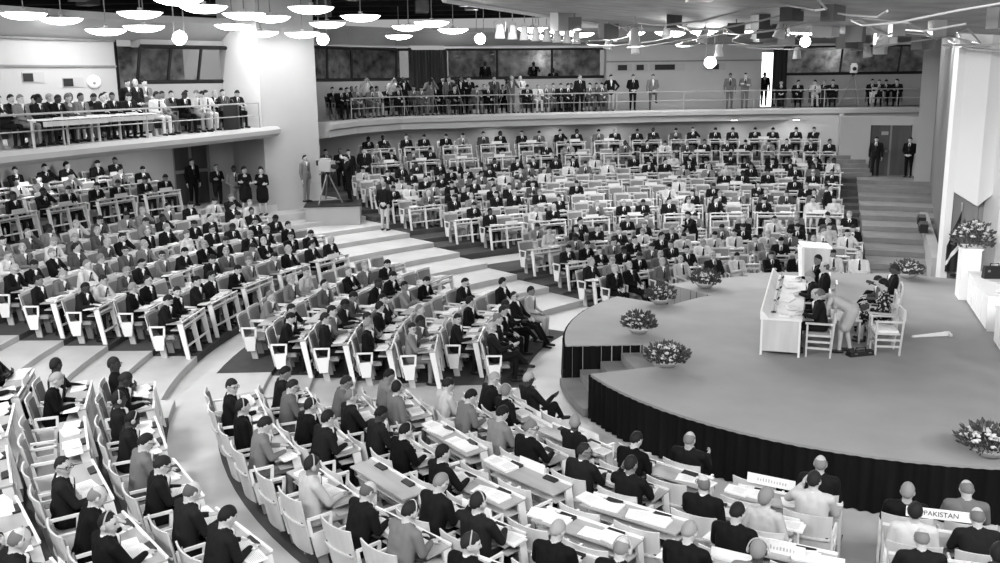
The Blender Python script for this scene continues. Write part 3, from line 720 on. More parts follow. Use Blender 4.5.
for src, mi in ((CH['seat'][0],0),(CH['backrest'][0],1),(CH['back_pad'][0],0),(arm_panel(.285,MB()),2),(arm_panel(-.285,MB()),2),(cleg_mb(.2),3),(cleg_mb(-.2),3)):
    FULL.add(src.v, src.f, mi)
CHAIR_ONE = FULL.mesh('conference_chair', FM); CHAIR_DARK = FULL.mesh('stacking_chair', [M['console'], M['door'], M['metal'], M['metal']])
def chair_parts(label, loc, rz, group=None):
    t = thing('conference_chair', label, 'chair', loc, rz, group)
    for k in ('seat','backrest','back_pad'): link(k, CHM[k], t)
    rr = link('back_rail', CHM['back_rail'], t)
    for m in HG: link('hinge', m, rr)
    for m in ARM: link('armrest', m, t)
    for m in LEG: link('leg', m, t)
    return t
DM = {}
def desk_meshes(hw):
    key = round(hw, 2)
    if key in DM: return DM[key]
    top = MB(); top.hexa([(.13,-hw,.735),(.47,-hw,.755),(.47,hw,.755),(.13,hw,.735)], [(.13,-hw,.755),(.47,-hw,.775),(.47,hw,.775),(.13,hw,.755)])
    led = MB(); led.box(.455,.485,-hw,hw,.775,.80)
    shf = MB(); shf.box(.20,.455,-hw+.03,hw-.03,.60,.615); frt = MB(); frt.box(.455,.475,-hw+.02,hw-.02,.655,.70)
    rail = MB(); rail.box(.505,.53,-hw+.02,hw-.02,.245,.285); cons = []
    for s in (-1,1): con = MB(); cons.append(con); con.hexa([(.37,s*hw*.5-.11,.770),(.452,s*hw*.5-.11,.775),(.452,s*hw*.5+.11,.775),(.37,s*hw*.5+.11,.770)], [(.375,s*hw*.5-.11,.785),(.452,s*hw*.5-.11,.805),(.452,s*hw*.5+.11,.805),(.375,s*hw*.5+.11,.785)])
    legs = []
    for y in (-hw+.025, 0, hw-.025):
        m = MB(); m.hexa([(.50,y-.02,0),(.585,y-.02,0),(.585,y+.02,0),(.50,y+.02,0)], [(.36,y-.02,.74),(.475,y-.02,.75),(.475,y+.02,.75),(.36,y+.02,.74)]); legs.append(m)
    one = MB()
    for m,mi in [(top,3),(led,0),(shf,1),(frt,0),(rail,0),(cons[0],2),(cons[1],2)]+[(l,0) for l in legs]: one.add(m.v, m.f, mi)
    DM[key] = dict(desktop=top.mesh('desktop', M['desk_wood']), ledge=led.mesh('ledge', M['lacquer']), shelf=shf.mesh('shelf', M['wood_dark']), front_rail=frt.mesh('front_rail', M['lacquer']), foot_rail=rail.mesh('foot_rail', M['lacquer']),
        consoles=[c.mesh('console', M['console']) for c in cons], legs=[l.mesh('leg', M['lacquer']) for l in legs], one=one.mesh('two_seat_desk', [M['lacquer'], M['wood_dark'], M['console'], M['desk_wood']]), raw=one)
    return DM[key]
def doc_mesh(kind, rr):
    m = MB()
    if kind == 0:
        m.box(-.105,.105,-.148,.148,0,.006)
    elif kind == 1:
        m.box(-.105,.105,-.148,.148,0,.02); T = Matrix.Translation((.012,.02,.0205)) @ Matrix.Rotation(.14,4,'Z'); m.box(-.105,.105,-.148,.148,0,.004,0,T)
    elif kind == 2:      # open book of papers
        for s in (-1,1): m.hexa([(-.11,0,.0),(.11,0,.0),(.11,.19*s,.0),(-.11,.19*s,.0)], [(-.11,0,.012),(.11,0,.012),(.11,.19*s,.022),(-.11,.19*s,.022)])
    else:
        m.box(-.11,.11,-.15,.15,0,.035); T = Matrix.Translation((-.01,-.03,.0355)) @ Matrix.Rotation(-.2,4,'Z'); m.box(-.1,.1,-.14,.14,0,.005,0,T)
    for k in range(9):
        z = {0:.0063,1:.0248,2:.0225,3:.0408}[kind]; y0 = {0:-.11,1:-.09,2:.03,3:-.13}[kind]
        if kind != 2: m.add([(.07-.017*k,y0,z),(.075-.017*k,y0,z),(.075-.017*k,y0+.2-rr.random()*.05,z),(.07-.017*k,y0+.2-rr.random()*.05,z)], [(0,1,2,3)], 1)
    return m
_r = random.Random(3); DOCRAW = [doc_mesh(k, _r) for k in range(4)]; DOCS = [d.mesh('document', [M['paper'], M['ink']]) for d in DOCRAW]
DOCW = ['white sheet','small paper stack','open booklet','thick paper pile']
PL = MB(); PL.hexa([(.0,-.24,0),(.035,-.24,0),(.035,.24,0),(.0,.24,0)], [(.012,-.24,.105),(.02,-.24,.105),(.02,.24,.105),(.012,.24,.105)]); PLATE = PL.mesh('name_plate', M['paper'])

SEATS = {
 'B': [
  (8.12, 0, [201.88, 214.44, 227, 239.56], [0, 21, 0, 0, 0, 31, 0, 31]),
  (8.94, 0.075, [205.91, 217.31, 228.72, 240.12], [21, 21, 0, 21, 11, 0, 0, 13]),
  (9.77, 0.15, [206.65, 217.09, 227.53, 237.97], [13, 12, 12, 21, 11, 11, 31, 43]),
  (10.59, 0.225, [202.94, 212.56, 222.19, 231.81, 241.44], [12, 12, 0, 0, 0, 0, 0, 0, 11, 0]),
  (11.42, 0.3, [204.24, 213.16, 222.09, 231.03, 239.96], [12, 21, 11, 11, 11, 0, 0, 0, 21, 22]),
  (12.24, 0.375, [200.98, 209.31, 217.63, 225.97, 234.3], [11, 12, 11, 11, 0, 0, 21, 11, 21, 31]),
  (13.07, 0.45, [201.06, 208.87, 216.67, 224.47, 232.28, 240.07], [0, 11, 11, 12, 0, 13, 31, 12, 11, 0, -1, -1]),
 ],
 'C': [
  (8.02, 0, [156.12, 166.83, 177.55], [13, 11, 11, 11, 21, 21]),
  (8.88, 0.075, [154.81, 164.49, 174.17], [11, 0, 0, 11, 0, 11]),
  (9.74, 0.15, [153.95, 162.78, 171.6, 180.43], [0, 11, 0, 0, 0, 22, 12, 12]),
  (10.6, 0.225, [156.28, 164.38, 172.49, 180.6], [0, 11, 12, 0, 11, 11, 12, 21]),
  (11.46, 0.3, [150, 157.5, 165, 172.5, 180], [0, 0, 0, 11, 11, 0, 12, 11, 12, 11]),
  (12.32, 0.375, [151.75, 158.72, 165.7, 172.68, 179.66], [0, 11, 22, 21, 0, 12, 0, 0, 11, 11]),
  (13.18, 0.45, [149.03, 155.56, 162.07, 168.59, 175.12], [0, 0, 0, 0, 0, 43, 22, 0, 22, 0]),
 ],
 'I': [
  (7.75, 0, [76.09, 88.66, 101.22, 113.79, 126.36], [23, 13, 11, 11, 13, 21, 23, 22, 21, 21]),
  (8.6, 0.075, [81.78, 93.1, 104.43, 115.75, 127.08], [11, 0, 22, 0, 0, 11, 22, 11, 22, 21]),
  (9.45, 0.15, [78.72, 89.02, 99.33, 109.64, 119.94], [0, 23, 11, 12, 0, 23, 11, 12, 11, 11]),
  (10.3, 0.225, [76.63, 86.09, 95.54, 105, 114.46, 123.91], [13, 23, 12, 23, 13, 13, 13, 11, 11, 12, 11, 11]),
  (11.15, 0.3, [75.3, 84.03, 92.77, 101.5, 110.24, 118.98], [11, 43, 11, 0, 11, 12, 0, 21, 23, 21, 0, 12]),
  (12, 0.375, [75.17, 83.29, 91.41, 99.52, 107.64, 115.75, 123.87], [0, 22, 21, 13, 21, 0, 0, 0, 21, 0, 11, 11, 43, 0]),
  (12.85, 0.45, [75.06, 82.64, 90.22, 97.8, 105.38, 112.96, 120.54], [21, 11, 22, 0, 22, 0, 12, 0, 12, 21, 0, 11, 0, 12]),
 ],
 'F': [
  (8.4, 0, [251.9], [21, 32]),
  (9.3, 0.075, [251.9], [13, 31]),
  (10.2, 0.15, [251.9], [31, 11]),
  (11.1, 0.225, [251.9], [-1, -1]),
 ],
 'A': [
  (14.65, 0.6, [198.51, 205.75, 212.99, 220.22], [11, 11, 11, 11, 12, 11, 31, 11]),
  (15.6, 0.72, [198.45, 205.24, 212.04, 218.83], [11, 21, 0, 0, 0, 11, 31, 11]),
  (16.55, 0.84, [196.31, 202.7, 209.12, 215.51, 221.93], [11, 11, 0, 0, 0, 0, 0, 11, 31, -1]),
  (17.5, 0.96, [195.91, 201.97, 208.02, 214.08, 220.14], [-1, -1, -1, -1, -1, -1, -1, -1, -1, -1]),
  (18.45, 1.08, [195.84, 201.59, 207.33, 213.08, 218.82], [-1, -1, -1, -1, -1, -1, -1, -1, -1, -1]),
  (19.4, 1.2, [195.78, 201.25, 206.71, 212.17, 217.64], [-1, -1, -1, -1, -1, -1, -1, -1, -1, -1]),
 ],
 'D': [
  (14.95, 0.6, [150.25, 156.95, 163.66, 170.37, 177.07], [21, 11, 21, 12, 22, 11, 11, 11, 11, 11]),
  (15.88, 0.72, [149.43, 155.74, 162.06, 168.37, 174.68], [11, 11, 21, 12, 22, 11, 0, 0, 11, 21]),
  (16.81, 0.84, [146.31, 152.27, 158.24, 164.2, 170.17, 176.13], [0, 11, 21, 21, 11, 21, 11, 12, 11, 22, 13, 11]),
  (17.74, 0.96, [147.75, 153.41, 159.06, 164.72, 170.37, 176.01], [11, 11, 11, 11, 43, 0, 22, 12, 22, 23, 22, 11]),
  (18.67, 1.08, [147.44, 152.82, 158.19, 163.56, 168.94, 174.31], [11, 13, 11, 11, 21, 21, 11, 22, 12, 21, 11, 21]),
  (19.6, 1.2, [145.38, 150.5, 155.61, 160.73, 165.84, 170.96, 176.07], [43, 11, 23, 0, 11, 12, 0, 22, 22, 23, 22, 23, 0, 0]),
  (20.53, 1.32, [145.34, 150.22, 155.1, 159.99, 164.87, 169.75, 174.63], [21, 13, 11, 12, 22, 12, 12, 23, 12, 22, 12, 0, -1, -1]),
 ],
 'E': [
  (15.35, 0.62, [76.22, 82.64, 89.06, 95.47, 101.89, 108.31, 114.73, 121.16], [43, 43, 0, 11, 0, 11, 43, 11, 11, 21, 22, 0, 21, 23, 0, 11]),
  (16.33, 0.77, [75.83, 81.86, 87.89, 93.92, 99.97, 106, 112.03, 118.06, 124.11], [0, 12, 12, 22, 22, 21, 11, 0, 0, 0, 0, 0, 11, 0, 0, 0, 11, 0]),
  (17.31, 0.92, [76.65, 82.34, 88.04, 93.73, 99.43, 105.12, 110.81, 116.5, 122.2], [12, 21, 0, 11, 0, 11, 0, 13, 0, 0, 0, 0, 0, 21, 21, 11, 22, 11]),
  (18.29, 1.07, [77.78, 83.17, 88.56, 93.94, 99.33, 104.72, 110.11, 115.5, 120.88, 126.27], [0, 11, 0, 0, 0, 0, 13, 0, 0, 0, 0, 11, 0, 12, 11, 11, 11, 11, 22, 0]),
  (19.27, 1.22, [75.48, 80.6, 85.71, 90.83, 95.94, 101.05, 106.17, 111.28, 116.4, 121.51, 126.62], [11, 21, 0, 11, 11, 21, 0, 0, 0, 0, 0, 0, 0, 0, 11, 12, 12, 11, 11, 12, 13, 11]),
  (20.25, 1.37, [77.34, 82.21, 87.08, 91.94, 96.81, 101.68, 106.55, 111.41, 116.28, 121.14, 126.01], [12, 11, 0, 11, 43, 22, 12, 0, 0, 0, 0, 0, 0, 13, 22, 13, 12, 22, 11, 11, 13, 22]),
  (21.23, 1.52, [74.97, 79.62, 84.26, 88.9, 93.54, 98.18, 102.82, 107.47, 112.11, 116.75, 121.39, 126.03], [13, 21, 11, 11, 11, 0, 11, 11, 11, 11, 0, 23, 12, 23, 12, 12, 0, 11, 11, 11, 0, 11, 11, 0]),
  (22.21, 1.67, [76.84, 81.28, 85.72, 90.15, 94.59, 99.03, 103.46, 107.9, 112.34, 116.78, 121.21, 125.65], [11, 23, 21, 0, 11, 0, 11, 43, 11, 11, 0, 23, 11, 11, 11, 11, 11, 0, 21, 21, 11, 21, 0, 13]),
 ],
 'R': [
  (22.6, 2, [148.01, 152.68, 157.35, 162, 166.68, 171.33], [11, 11, 11, 11, 11, 11, 11, 21, 0, -1, -1, -1]),
  (23.45, 2.25, [148.43, 152.93, 157.42, 161.91, 166.41, 170.91], [11, 12, 0, 12, 12, 12, 12, 0, -1, -1, -1, -1]),
  (24.3, 2.5, [149.13, 153.47, 157.81, 162.15, 166.49, 170.83], [11, 11, 11, 11, 11, 11, 0, -1, -1, -1, -1, -1]),
 ],
 'G': [
  (25.05, 2.05, [74.91, 79.1, 83.28, 87.47, 91.66, 95.84, 100.03, 104.22, 108.41, 112.59, 116.78, 120.96], [11, 21, 11, 12, 11, 11, 11, 22, 13, 11, 12, 0, 0, 12, 21, 0, 0, 0, 0, 0, 11, 12, 11, 22]),
  (26.15, 2.55, [76.28, 80.29, 84.3, 88.31, 92.31, 96.33, 100.33, 104.34, 108.36, 112.36, 116.38, 120.39], [11, 11, 11, 11, 11, 11, 11, 12, 11, 11, 21, 12, 11, 11, 12, 11, 11, 12, 12, 11, 11, 11, 11, 11]),
 ],
}

BLOCKS = dict(B=('front block facing the stage skirt', 'row'), C=('block beside the stage steps', 'row'), I=('rows just behind the stage','row'), F=('pair seats below the stage flowers','row'),
    A=('corner block outside the curved gangway','row'), D=('large block below the side balcony','row'), E=('far block below the long balcony','row'), R=('rear rows under the side balcony','row'), G=('rear rows under the far balcony','row'))
def look(c):                     # a seat's number: 0 empty, else tens = hair (dark, grey, balding, light), units = suit (black, mid grey, light)
    return ('d','g','b','l')[c//10-1]+('k','m','l')[c%10-1] if c else None
cam = V((0,0,6.2)); units = []; seats = []
for blk, rows in SEATS.items():
    sp = dict(B=.76,C=.66,I=.70,F=.68,A=.80,D=.74,E=.72,R=.80,G=.80)[blk]
    for k,(r,z,us,code) in enumerate(rows):
        for i,u in enumerate(us):
            two = code[2*i:2*i+2]
            if two[0] < 0 and two[1] < 0: continue
            p = V(pol(r,u,z)); units.append(dict(b=blk,k=k,i=i,n=i,total=2*len(us),r=r,z=z,u=u,sp=sp,d=(p-cam).length))
            for j in (0,1):
                if two[j] < 0: continue
                a = u+math.degrees(sp/2/r)*(1 if j else -1); p = V(pol(r,a,z))
                seats.append(dict(b=blk,k=k,i=i,j=j,n=2*i+j,r=r,z=z,a=a,code=look(two[j]),p=p,d=(p-cam).length,total=2*len(us)))
def where(s, word='seat'):
    n = s['n'] if word == 'seat' else s['i']; inn = {'A':1,'B':1,'F':1}.get(s['b'])
    cnt = n if inn else (s['total']-1-n if word == 'seat' else s['total']//2-1-n)
    return '%s row, %s %s from aisle, %s' % (ORD[s['k']], ORD[cnt], word, {'B':'front block by stage skirt','C':'block beside stage steps','I':'block behind stage','F':'block under stage flowers','A':'corner block past gangway','D':'block below side balcony','E':'block below far balcony','R':'rear block under side balcony','G':'rear block under far balcony'}[s['b']])
seats.sort(key=lambda s: s['d']); units.sort(key=lambda s: s['d'])
# ---- chairs: parts on the nearest ones, one mesh each further off, the farthest gathered
gather = MB(); proto = None
def add_raw(dst, src, loc, rz, k=1.0):
    c, s = math.cos(rz), math.sin(rz); o = len(dst.v)
    dst.v += [(p[0]*c-p[1]*s+loc[0], p[0]*s+p[1]*c+loc[1], p[2]*k+loc[2]) for p in src.v]
    dst.f += [tuple(o+i for i in f) for f in src.f]; dst.m += src.m
CHAIR_LOOK = {True: 'pale wooden conference chair, occupied, ', False: 'empty pale wooden conference chair, '}
for n, s in enumerate(seats):
    rz = facing(s['a']); lab = CHAIR_LOOK[s['code'] is not None]+where(s)
    s['rz'] = rz
    if n < 150:
        if proto is None: proto = chair_parts(lab, s['p'], rz, 'conference chairs of the hall')
        else: copy_tree(proto, s['p'], rz, lab, 'conference chairs of the hall')
    elif n < 298: tag(link('conference_chair', CHAIR_ONE, None, s['p'], rz), lab, 'chair', 'conference chairs of the hall')
    else: add_raw(gather, FULL, s['p'], rz)
tag(link('conference_chairs', gather.mesh('conference_chairs', FM)), 'farther pale wooden conference chairs massed in the distant rows', 'chairs', None, 'stuff')
# ---- desks
dproto = {}
for n, u in enumerate([u for u in units if u['k'] > 0 or u['b'] in 'ADERG']):
    hw = u['sp']/2+.29; dm = desk_meshes(hw); p = pol(u['r'],u['u'],u['z']); rz = facing(u['u']); lab = 'pale two-seat desk, '+where(u,'desk')
    u['desk'] = True
    if n < 140:
        key = round(hw,2)
        if key not in dproto:
            t = thing('two_seat_desk', lab, 'desk', p, rz, 'two-seat desks of the hall'); dproto[key] = t
            dt = link('desktop', dm['desktop'], t); link('ledge', dm['ledge'], dt)
            for q in ('shelf','front_rail','foot_rail'): link(q, dm[q], t)
            for q in dm['consoles']: tag(link('console', q, t), 'black microphone console')
            for q in dm['legs']: link('leg', q, t)
        else: copy_tree(dproto[key], p, rz, lab)
    else: tag(link('two_seat_desk', dm['one'], None, p, rz), lab, 'desk', 'two-seat desks of the hall')
# ---- papers and plates
DG = MB(); nd = 0; deskset = {(u['b'],u['k'],u['i']) for u in units if u.get('desk')}
for s in seats:
    if (s['b'],s['k'],s['i']) not in deskset: continue
    r = random.Random(int(s['d']*1000)); occ = s['code'] is not None
    if not occ and r.random() < (.12 if s['b'] in 'AB' else .40): continue
    for q in range(2 if s['b'] in 'AB' or r.random() < .5 else 1):
        kind = r.choice((0,1,1,2,3,3)) if q == 0 else r.choice((0,1))
        lx = .285-.02*r.random(); ly = (-.02+.04*r.random()) if q == 0 else r.choice((-.25,.25)); 
        yaw = s['rz']; off = V((lx, ly, 0)); off.rotate(Matrix.Rotation(yaw,3,'Z'))
        loc = V((s['p'].x+off.x, s['p'].y+off.y, s['z']+.7655+(.0 if q == 0 else .001))); turn = yaw+r.uniform(-.25,.25)
        if nd < 298:
            o = link('document', DOCS[kind], None, loc, 0); o.rotation_euler = (0,-.06,turn); tag(o, ('spare ' if q else '')+DOCW[kind]+', '+where(s), 'document', 'papers on the desks'); nd += 1
        else: add_raw(DG, DOCRAW[kind], loc, turn)
tag(link('documents', DG.mesh('documents', [M['paper'], M['ink']])), 'papers lying on the farther desks', 'papers', None, 'stuff')
for u in units:
    r = random.Random(int(u['d']*997)+5)
    if not u.get('desk') or r.random() > {'R':.95,'D':.35,'G':.45,'E':.30,'I':.2,'A':.1,'B':.14,'C':.15,'F':0}[u['b']]: continue
    off = V((.455,r.uniform(-.2,.2),.802)); off.rotate(Matrix.Rotation(facing(u['u']),3,'Z')); p = V(pol(u['r'],u['u'],u['z']))+off
    tag(link('name_plate', PLATE, None, p, facing(u['u'])), 'white name plate on desk, '+where(u,'desk'), 'name plate', 'name plates on the desks')
# ---- seated people
SPECIAL_N = 112
order = 0
GEN = {'d': ('dark-haired', 'dark'), 'g': ('grey-haired', 'grey'), 'b': ('balding', 'bald'), 'l': ('fair-haired', 'fair')}
SUITW = {'k': 'dark suit', 'm': 'grey suit', 'l': 'pale jacket'}
MENP = ['write','write','read','read','upright','back','chin','turned','away','ear','read']
sw = 0
for s in seats:
    if s['code'] is None: continue
    r = random.Random(int(s['d']*613)+s['n']); code = s['code']; woman = code[0] == 'l'
    pose = r.choice(('lady','lady2')) if woman else r.choice(MENP)
    if s['k'] == 0 and s['b'] in 'BCFI' and not woman: pose = r.choice(('cross','cross','out','upright','turned') if s['b'] == 'C' else ('cross','upright','out','read'))
    rz = s['rz']+r.uniform(-.10,.10); loc = (s['p'].x, s['p'].y, s['z'])
    if order < 300-SPECIAL_N:
        g = 'woman' if woman else 'man'
        lab = '%s %s in %s, %s' % (GEN[code[0]][0], g, SUITW[code[1]], where(s))
        bits = ()
        q = r.random()
        if s['b'] in 'AB' and q < .22: bits = ('headphones',)
        elif q > .72 and not woman: bits = ('spectacles',)
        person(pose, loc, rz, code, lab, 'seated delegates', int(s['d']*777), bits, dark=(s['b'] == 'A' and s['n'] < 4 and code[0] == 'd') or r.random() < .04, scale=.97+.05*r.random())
    else: crowd_person(pose, loc, rz, code, int(s['d']*777))
    order += 1

# ------------------------------------------------------------------ the stage
st = MB(); R1, R0 = 6.62, 5.05
st.ring(0.0, R0, 0, 360, .02, .85, step=5)
st.ring(R0, R1, 198, 482, .02, .85, step=2); st.ring(R0, R1, 139.5, 181, .02, .85, step=2); st.ring(R1, 7.15, 28, 71, .02, .85, step=3); st.ring(R1, 7.0, 71, 100, .02, .85, step=3)
stage = tag(link('stage', st.mesh('stage', M['carpet'])), 'round carpeted stage with dark pleated skirt and cut-in steps', 'stage')
def pleats(mb, r, a0, a1, z0, z1, amp, nper):
    n = int(abs(a1-a0)*6); vs = []; fs = []
    for i in range(n+1):
        a = a0+(a1-a0)*i/n; q = r+amp*math.sin(a*nper)+amp*.5*math.sin(a*nper*.37+1)
        x0, y0, _ = pol(q,a); x1, y1, _ = pol(r+.3*(q-r)-.005,a); vs += [(x0,y0,z0),(x1,y1,z1)]
    for i in range(n): fs.append((2*i,2*i+2,2*i+3,2*i+1))
    return mb.add(vs, fs)
m = MB(); pleats(m, R1+.05, 198, 330, .01, .83, .03, 4.0)
link('skirt', m.mesh('skirt', M['skirt'], True), stage)
m = MB(); pleats(m, R1+.045, 139.5, 181, .01, .83, .022, 6.5); link('drape', m.mesh('drape', M['drape'], True), stage)
for a in (181, 198, 122, 139.5):
    m = MB(); p, q = V(pol(R0-.02,a+(.12 if a in (181,139.5) else -.12))), V(pol(R1+.03,a+(.12 if a in (181,139.5) else -.12)))
    n = 30; d = q-p; nn = V((d.y,-d.x,0)).normalized(); vs = []
    for i in range(n+1):
        c = p+d*(i/n)+nn*(.015*math.sin(i*1.7)); vs += [(c.x,c.y,.01),(c.x,c.y,.83)]
    m.add(vs, [(2*i,2*i+2,2*i+3,2*i+1) for i in range(n)])
    link('skirt', m.mesh('skirt', M['skirt']), stage)
m = MB(); pleats(m, R1+.05, 100.2, 122, .01, .83, .03, 4.0); link('skirt', m.mesh('skirt', M['skirt'], True), stage)
for a0,a1 in ((181.3,197.7),(122.3,139.2)):
    m = MB()
    for k in range(4): m.ring(R0+.02+.42*k, R0+.02+.42*(k+1), a0, a1, .02, .68-.17*k, step=4)
    link('step_flight', m.mesh('step_flight', M['tread']), stage)
ZS = .85
# ---- head table
P0 = V((5.07,17.9,ZS)); U = V((.322,.947,0)); RV = math.atan2(-.322,.947)       # local x across (to the speakers), y along
def onstage(x, y, z=0): return P0+V((.947,-.322,0))*x+U*y+V((0,0,z))
t = thing('head_table', 'long white speakers\' table on the stage covered with papers', 'table', P0, RV)
m = MB(); m.box(-.02,.76,-.02,4.3,.715,.75); link('tabletop', m.mesh('tabletop', M['cloth']), t)
m = MB(); m.box(0,.03,0.03,4.25,.09,.715); link('front_panel', m.mesh('front_panel', M['lacquer']), t)
for y in (0.0, 4.25): m = MB(); m.box(.03,.71,y,y+.03,.09,.715); link('end_panel', m.mesh('end_panel', M['wood']), t)
for x,y in ((0,0),(.71,0),(0,4.25),(.71,4.25)): m = MB(); m.box(x-.005,x+.035,y-.006,y+.036,0,.72); link('leg', m.mesh('leg', M['lacquer']), t)
m = MB(); m.hexa([(-.02,-.02,.75),(.14,-.02,.75),(.14,4.3,.75),(-.02,4.3,.75)], [(-.02,-.02,.90),(.01,-.02,.90),(.01,4.3,.90),(-.02,4.3,.90)]); lg = link('front_ledge', m.mesh('front_ledge', M['cloth']), t)
for k in range(8): m = MB(); m.box(.015,.028,.28+.52*k,.34+.52*k,.85,.885); link('signal_lamp', m.mesh('signal_lamp', M['console']), lg)
for k in range(6):
    p = onstage(.42+.1*(k%2), .3+.68*k, .751); tag(link('document', DOCS[(1,3,2,0,3,1)[k]], None, p, RV+.3*math.sin(k*2.1)), 'paper pile, %s from the near end of the speakers\' table' % ORD[k], 'document', 'papers on the speakers\' table')
    g = thing('drinking_glass', 'small drinking glass, %s from the near end of the speakers\' table' % ORD[k], 'glass', onstage(.24, .55+.64*k, .751), 0, 'glasses on the speakers\' table')
    m = MB(); m.lathe([(.028,0),(.034,.11),(.030,.11),(.025,.01)], 12); link('tumbler', m.mesh('tumbler', M['bowl']), g)
for k in range(4):
    g = thing('microphone', 'slim table microphone, %s from the near end of the speakers\' table' % ORD[k], 'microphone', onstage(.2, .5+1.05*k, .751), RV, 'microphones on the speakers\' table')
    m = MB(); m.lathe([(.05,0),(.05,.015),(.012,.025),(.008,.03)], 12); link('base', m.mesh('base', M['black']), g)
    m = MB(); m.tube([(0,0,.02),(.02,0,.16),(.07,0,.27)], .006, 6); link('stem', m.mesh('stem', M['metal']), g); m = MB(); m.capsule((.07,0,.27),(.09,0,.30),.016,.02); link('head', m.mesh('head', M['black'], True), g)
# ---- chairs on the stage
def stage_chair(loc, rz, label, cushion=False):
    t = thing('armchair', label, 'chair', loc, rz, 'armchairs on the stage')
    m = MB(); m.box(-.22,.24,-.24,.24,.41,.45); link('seat', m.mesh('seat', M['wood']), t)
    for x in (-.22,.22):
        for y in (-.24,.24): m = MB(); top = .66 if x > 0 else .88; xo = 0 if x > 0 else -.06; m.hexa([(x-.018,y-.018,0),(x+.018,y-.018,0),(x+.018,y+.018,0),(x-.018,y+.018,0)], [(x-.018+xo,y-.018,top),(x+.018+xo,y-.018,top),(x+.018+xo,y+.018,top),(x-.018+xo,y+.018,top)]); link('leg', m.mesh('leg', M['wood']), t)
    for y in (-.24,.24):
        for zz in (.16,.29): m = MB(); m.box(-.22,.22,y-.012,y+.012,zz,zz+.04); link('stretcher', m.mesh('stretcher', M['wood']), t)
    for zz in (.16,.29): m = MB(); m.box(.21,.23,-.24,.24,zz+.02,zz+.06); link('stretcher', m.mesh('stretcher', M['wood']), t)
    for y in (-.24,.24): m = MB(); m.box(-.26,.26,y-.03,y+.03,.655,.685); link('armrest', m.mesh('armrest', M['wood']), t)
    m = MB(); m.box(-.30,-.26,-.25,.25,.70,.90); link('backrest', m.mesh('backrest', M['wood']), t)
    m = MB(); m.box(-.19,.22,-.21,.21,.45,.49); tag(link('cushion', m.mesh('cushion', M['cloth'] if cushion else M['pad']), t), 'white cushion' if cushion else None)
FL = math.atan2(.322,-.947)
sp = [(1.08,.35,'read','bk','bald man in dark suit at the near end of the speakers\' table'), (.98,2.1,'write','gk','grey-haired man in dark suit leaning over the speakers\' table'),
      (1.12,3.05,'upright','bk','bald man in dark suit sitting back at the speakers\' table'), (.98,3.95,'turned','dk','dark-haired man in dark suit at the far end of the speakers\' table')]
for x,y,pose,code,lab in sp:
    p = onstage(x,y); stage_chair(p, FL, 'wooden armchair under the '+lab.split(' in ')[0]+(' at the near end' if y < 1 else ' leaning over the table' if y < 3 and y > 1 and code[0] == 'g' else ' behind the table'))
    person(pose, p+V((0,0,.0)), FL, code, lab, None, int(y*100))
bend = Body(); P = V((-.12,0,.90)); L = math.radians(66); D = V((math.sin(L),0,math.cos(L))); nb, sl, sr = torso(bend, P, D, True, width=.16); head(bend, nb, nb+V((.17,0,.03)), 12, 48, 0, .97)
for y,sh in ((1,sl),(-1,sr)):
    arm(bend, sh, sh+V((.10,.08*y,-.22)), sh+V((.26,.02*y,-.30)), SUIT, (1,0,-.2), (0,0,-1), .5, -y, True)
    hip = P+V((0,.09*y,-.04)); kn = V((.02+.05*y,.09*y,.50)); an = V((-.02+.10*y,.10*y,.09)); bend.cap(hip, V((0,.09*y,.55)), .125, .12, SUIT); bend.cap(kn, an, .055, .036, SKIN); shoe(bend, an)
POSE['lady_bend'] = (bend, ''); BODIES['lady_bend'] = bend.build('person_lady_bend')
person('lady_bend', onstage(1.55,.62), FL, 'll', 'woman in pale dress and dark shoes bending over behind the speakers', None, 77)
stage_chair(V((7.54,17.97,ZS)), FL+.15, 'empty armchair with white cushion at the near side of the stage group', True)
stage_chair(V((8.45,20.2,ZS)), FL, 'wooden armchair under the man with crossed legs'); person('cross', V((8.45,20.2,ZS)), FL, 'dk', 'dark-haired man in dark suit, legs crossed, seated behind the speakers', None, 78)
stage_chair(V((8.02,19.45,ZS)), FL, 'wooden armchair beside the low table on stage'); person('read', V((8.02,19.45,ZS)), FL, 'dm', 'person with bowed dark head next to the man with crossed legs', None, 79, scale=.93)
stage_chair(V((7.72,18.62,ZS)), FL-.1, 'wooden armchair under the woman in patterned dress'); w = person('lady', V((7.72,18.62,ZS)), FL-.1, 'lk', 'dark-haired woman in dark patterned dress seated on stage', None, 80)
w.material_slots[0].link = 'OBJECT'; w.material_slots[0].material = M['print']
for h in w.children: h.color = (.012,.012,.012,1)
t = thing('low_table', 'low table of white papers in front of the patterned dress', 'table', (7.15,19.05,ZS), FL)
m = MB(); m.box(-.3,.3,-.42,.42,.46,.49); link('tabletop', m.mesh('tabletop', M['cloth']), t)
for x in (-.26,.26):
    for y in (-.38,.38): m = MB(); m.box(x-.02,x+.02,y-.02,y+.02,0,.46); link('leg', m.mesh('leg', M['wood']), t)
for k,(x,y) in enumerate(((7.1,18.85),(7.2,19.25))): tag(link('document', DOCS[3-k], None, (x,y,ZS+.491), FL+.3*k), 'paper pile on the low stage table, the %s one' % ('nearer','farther')[k], 'document')
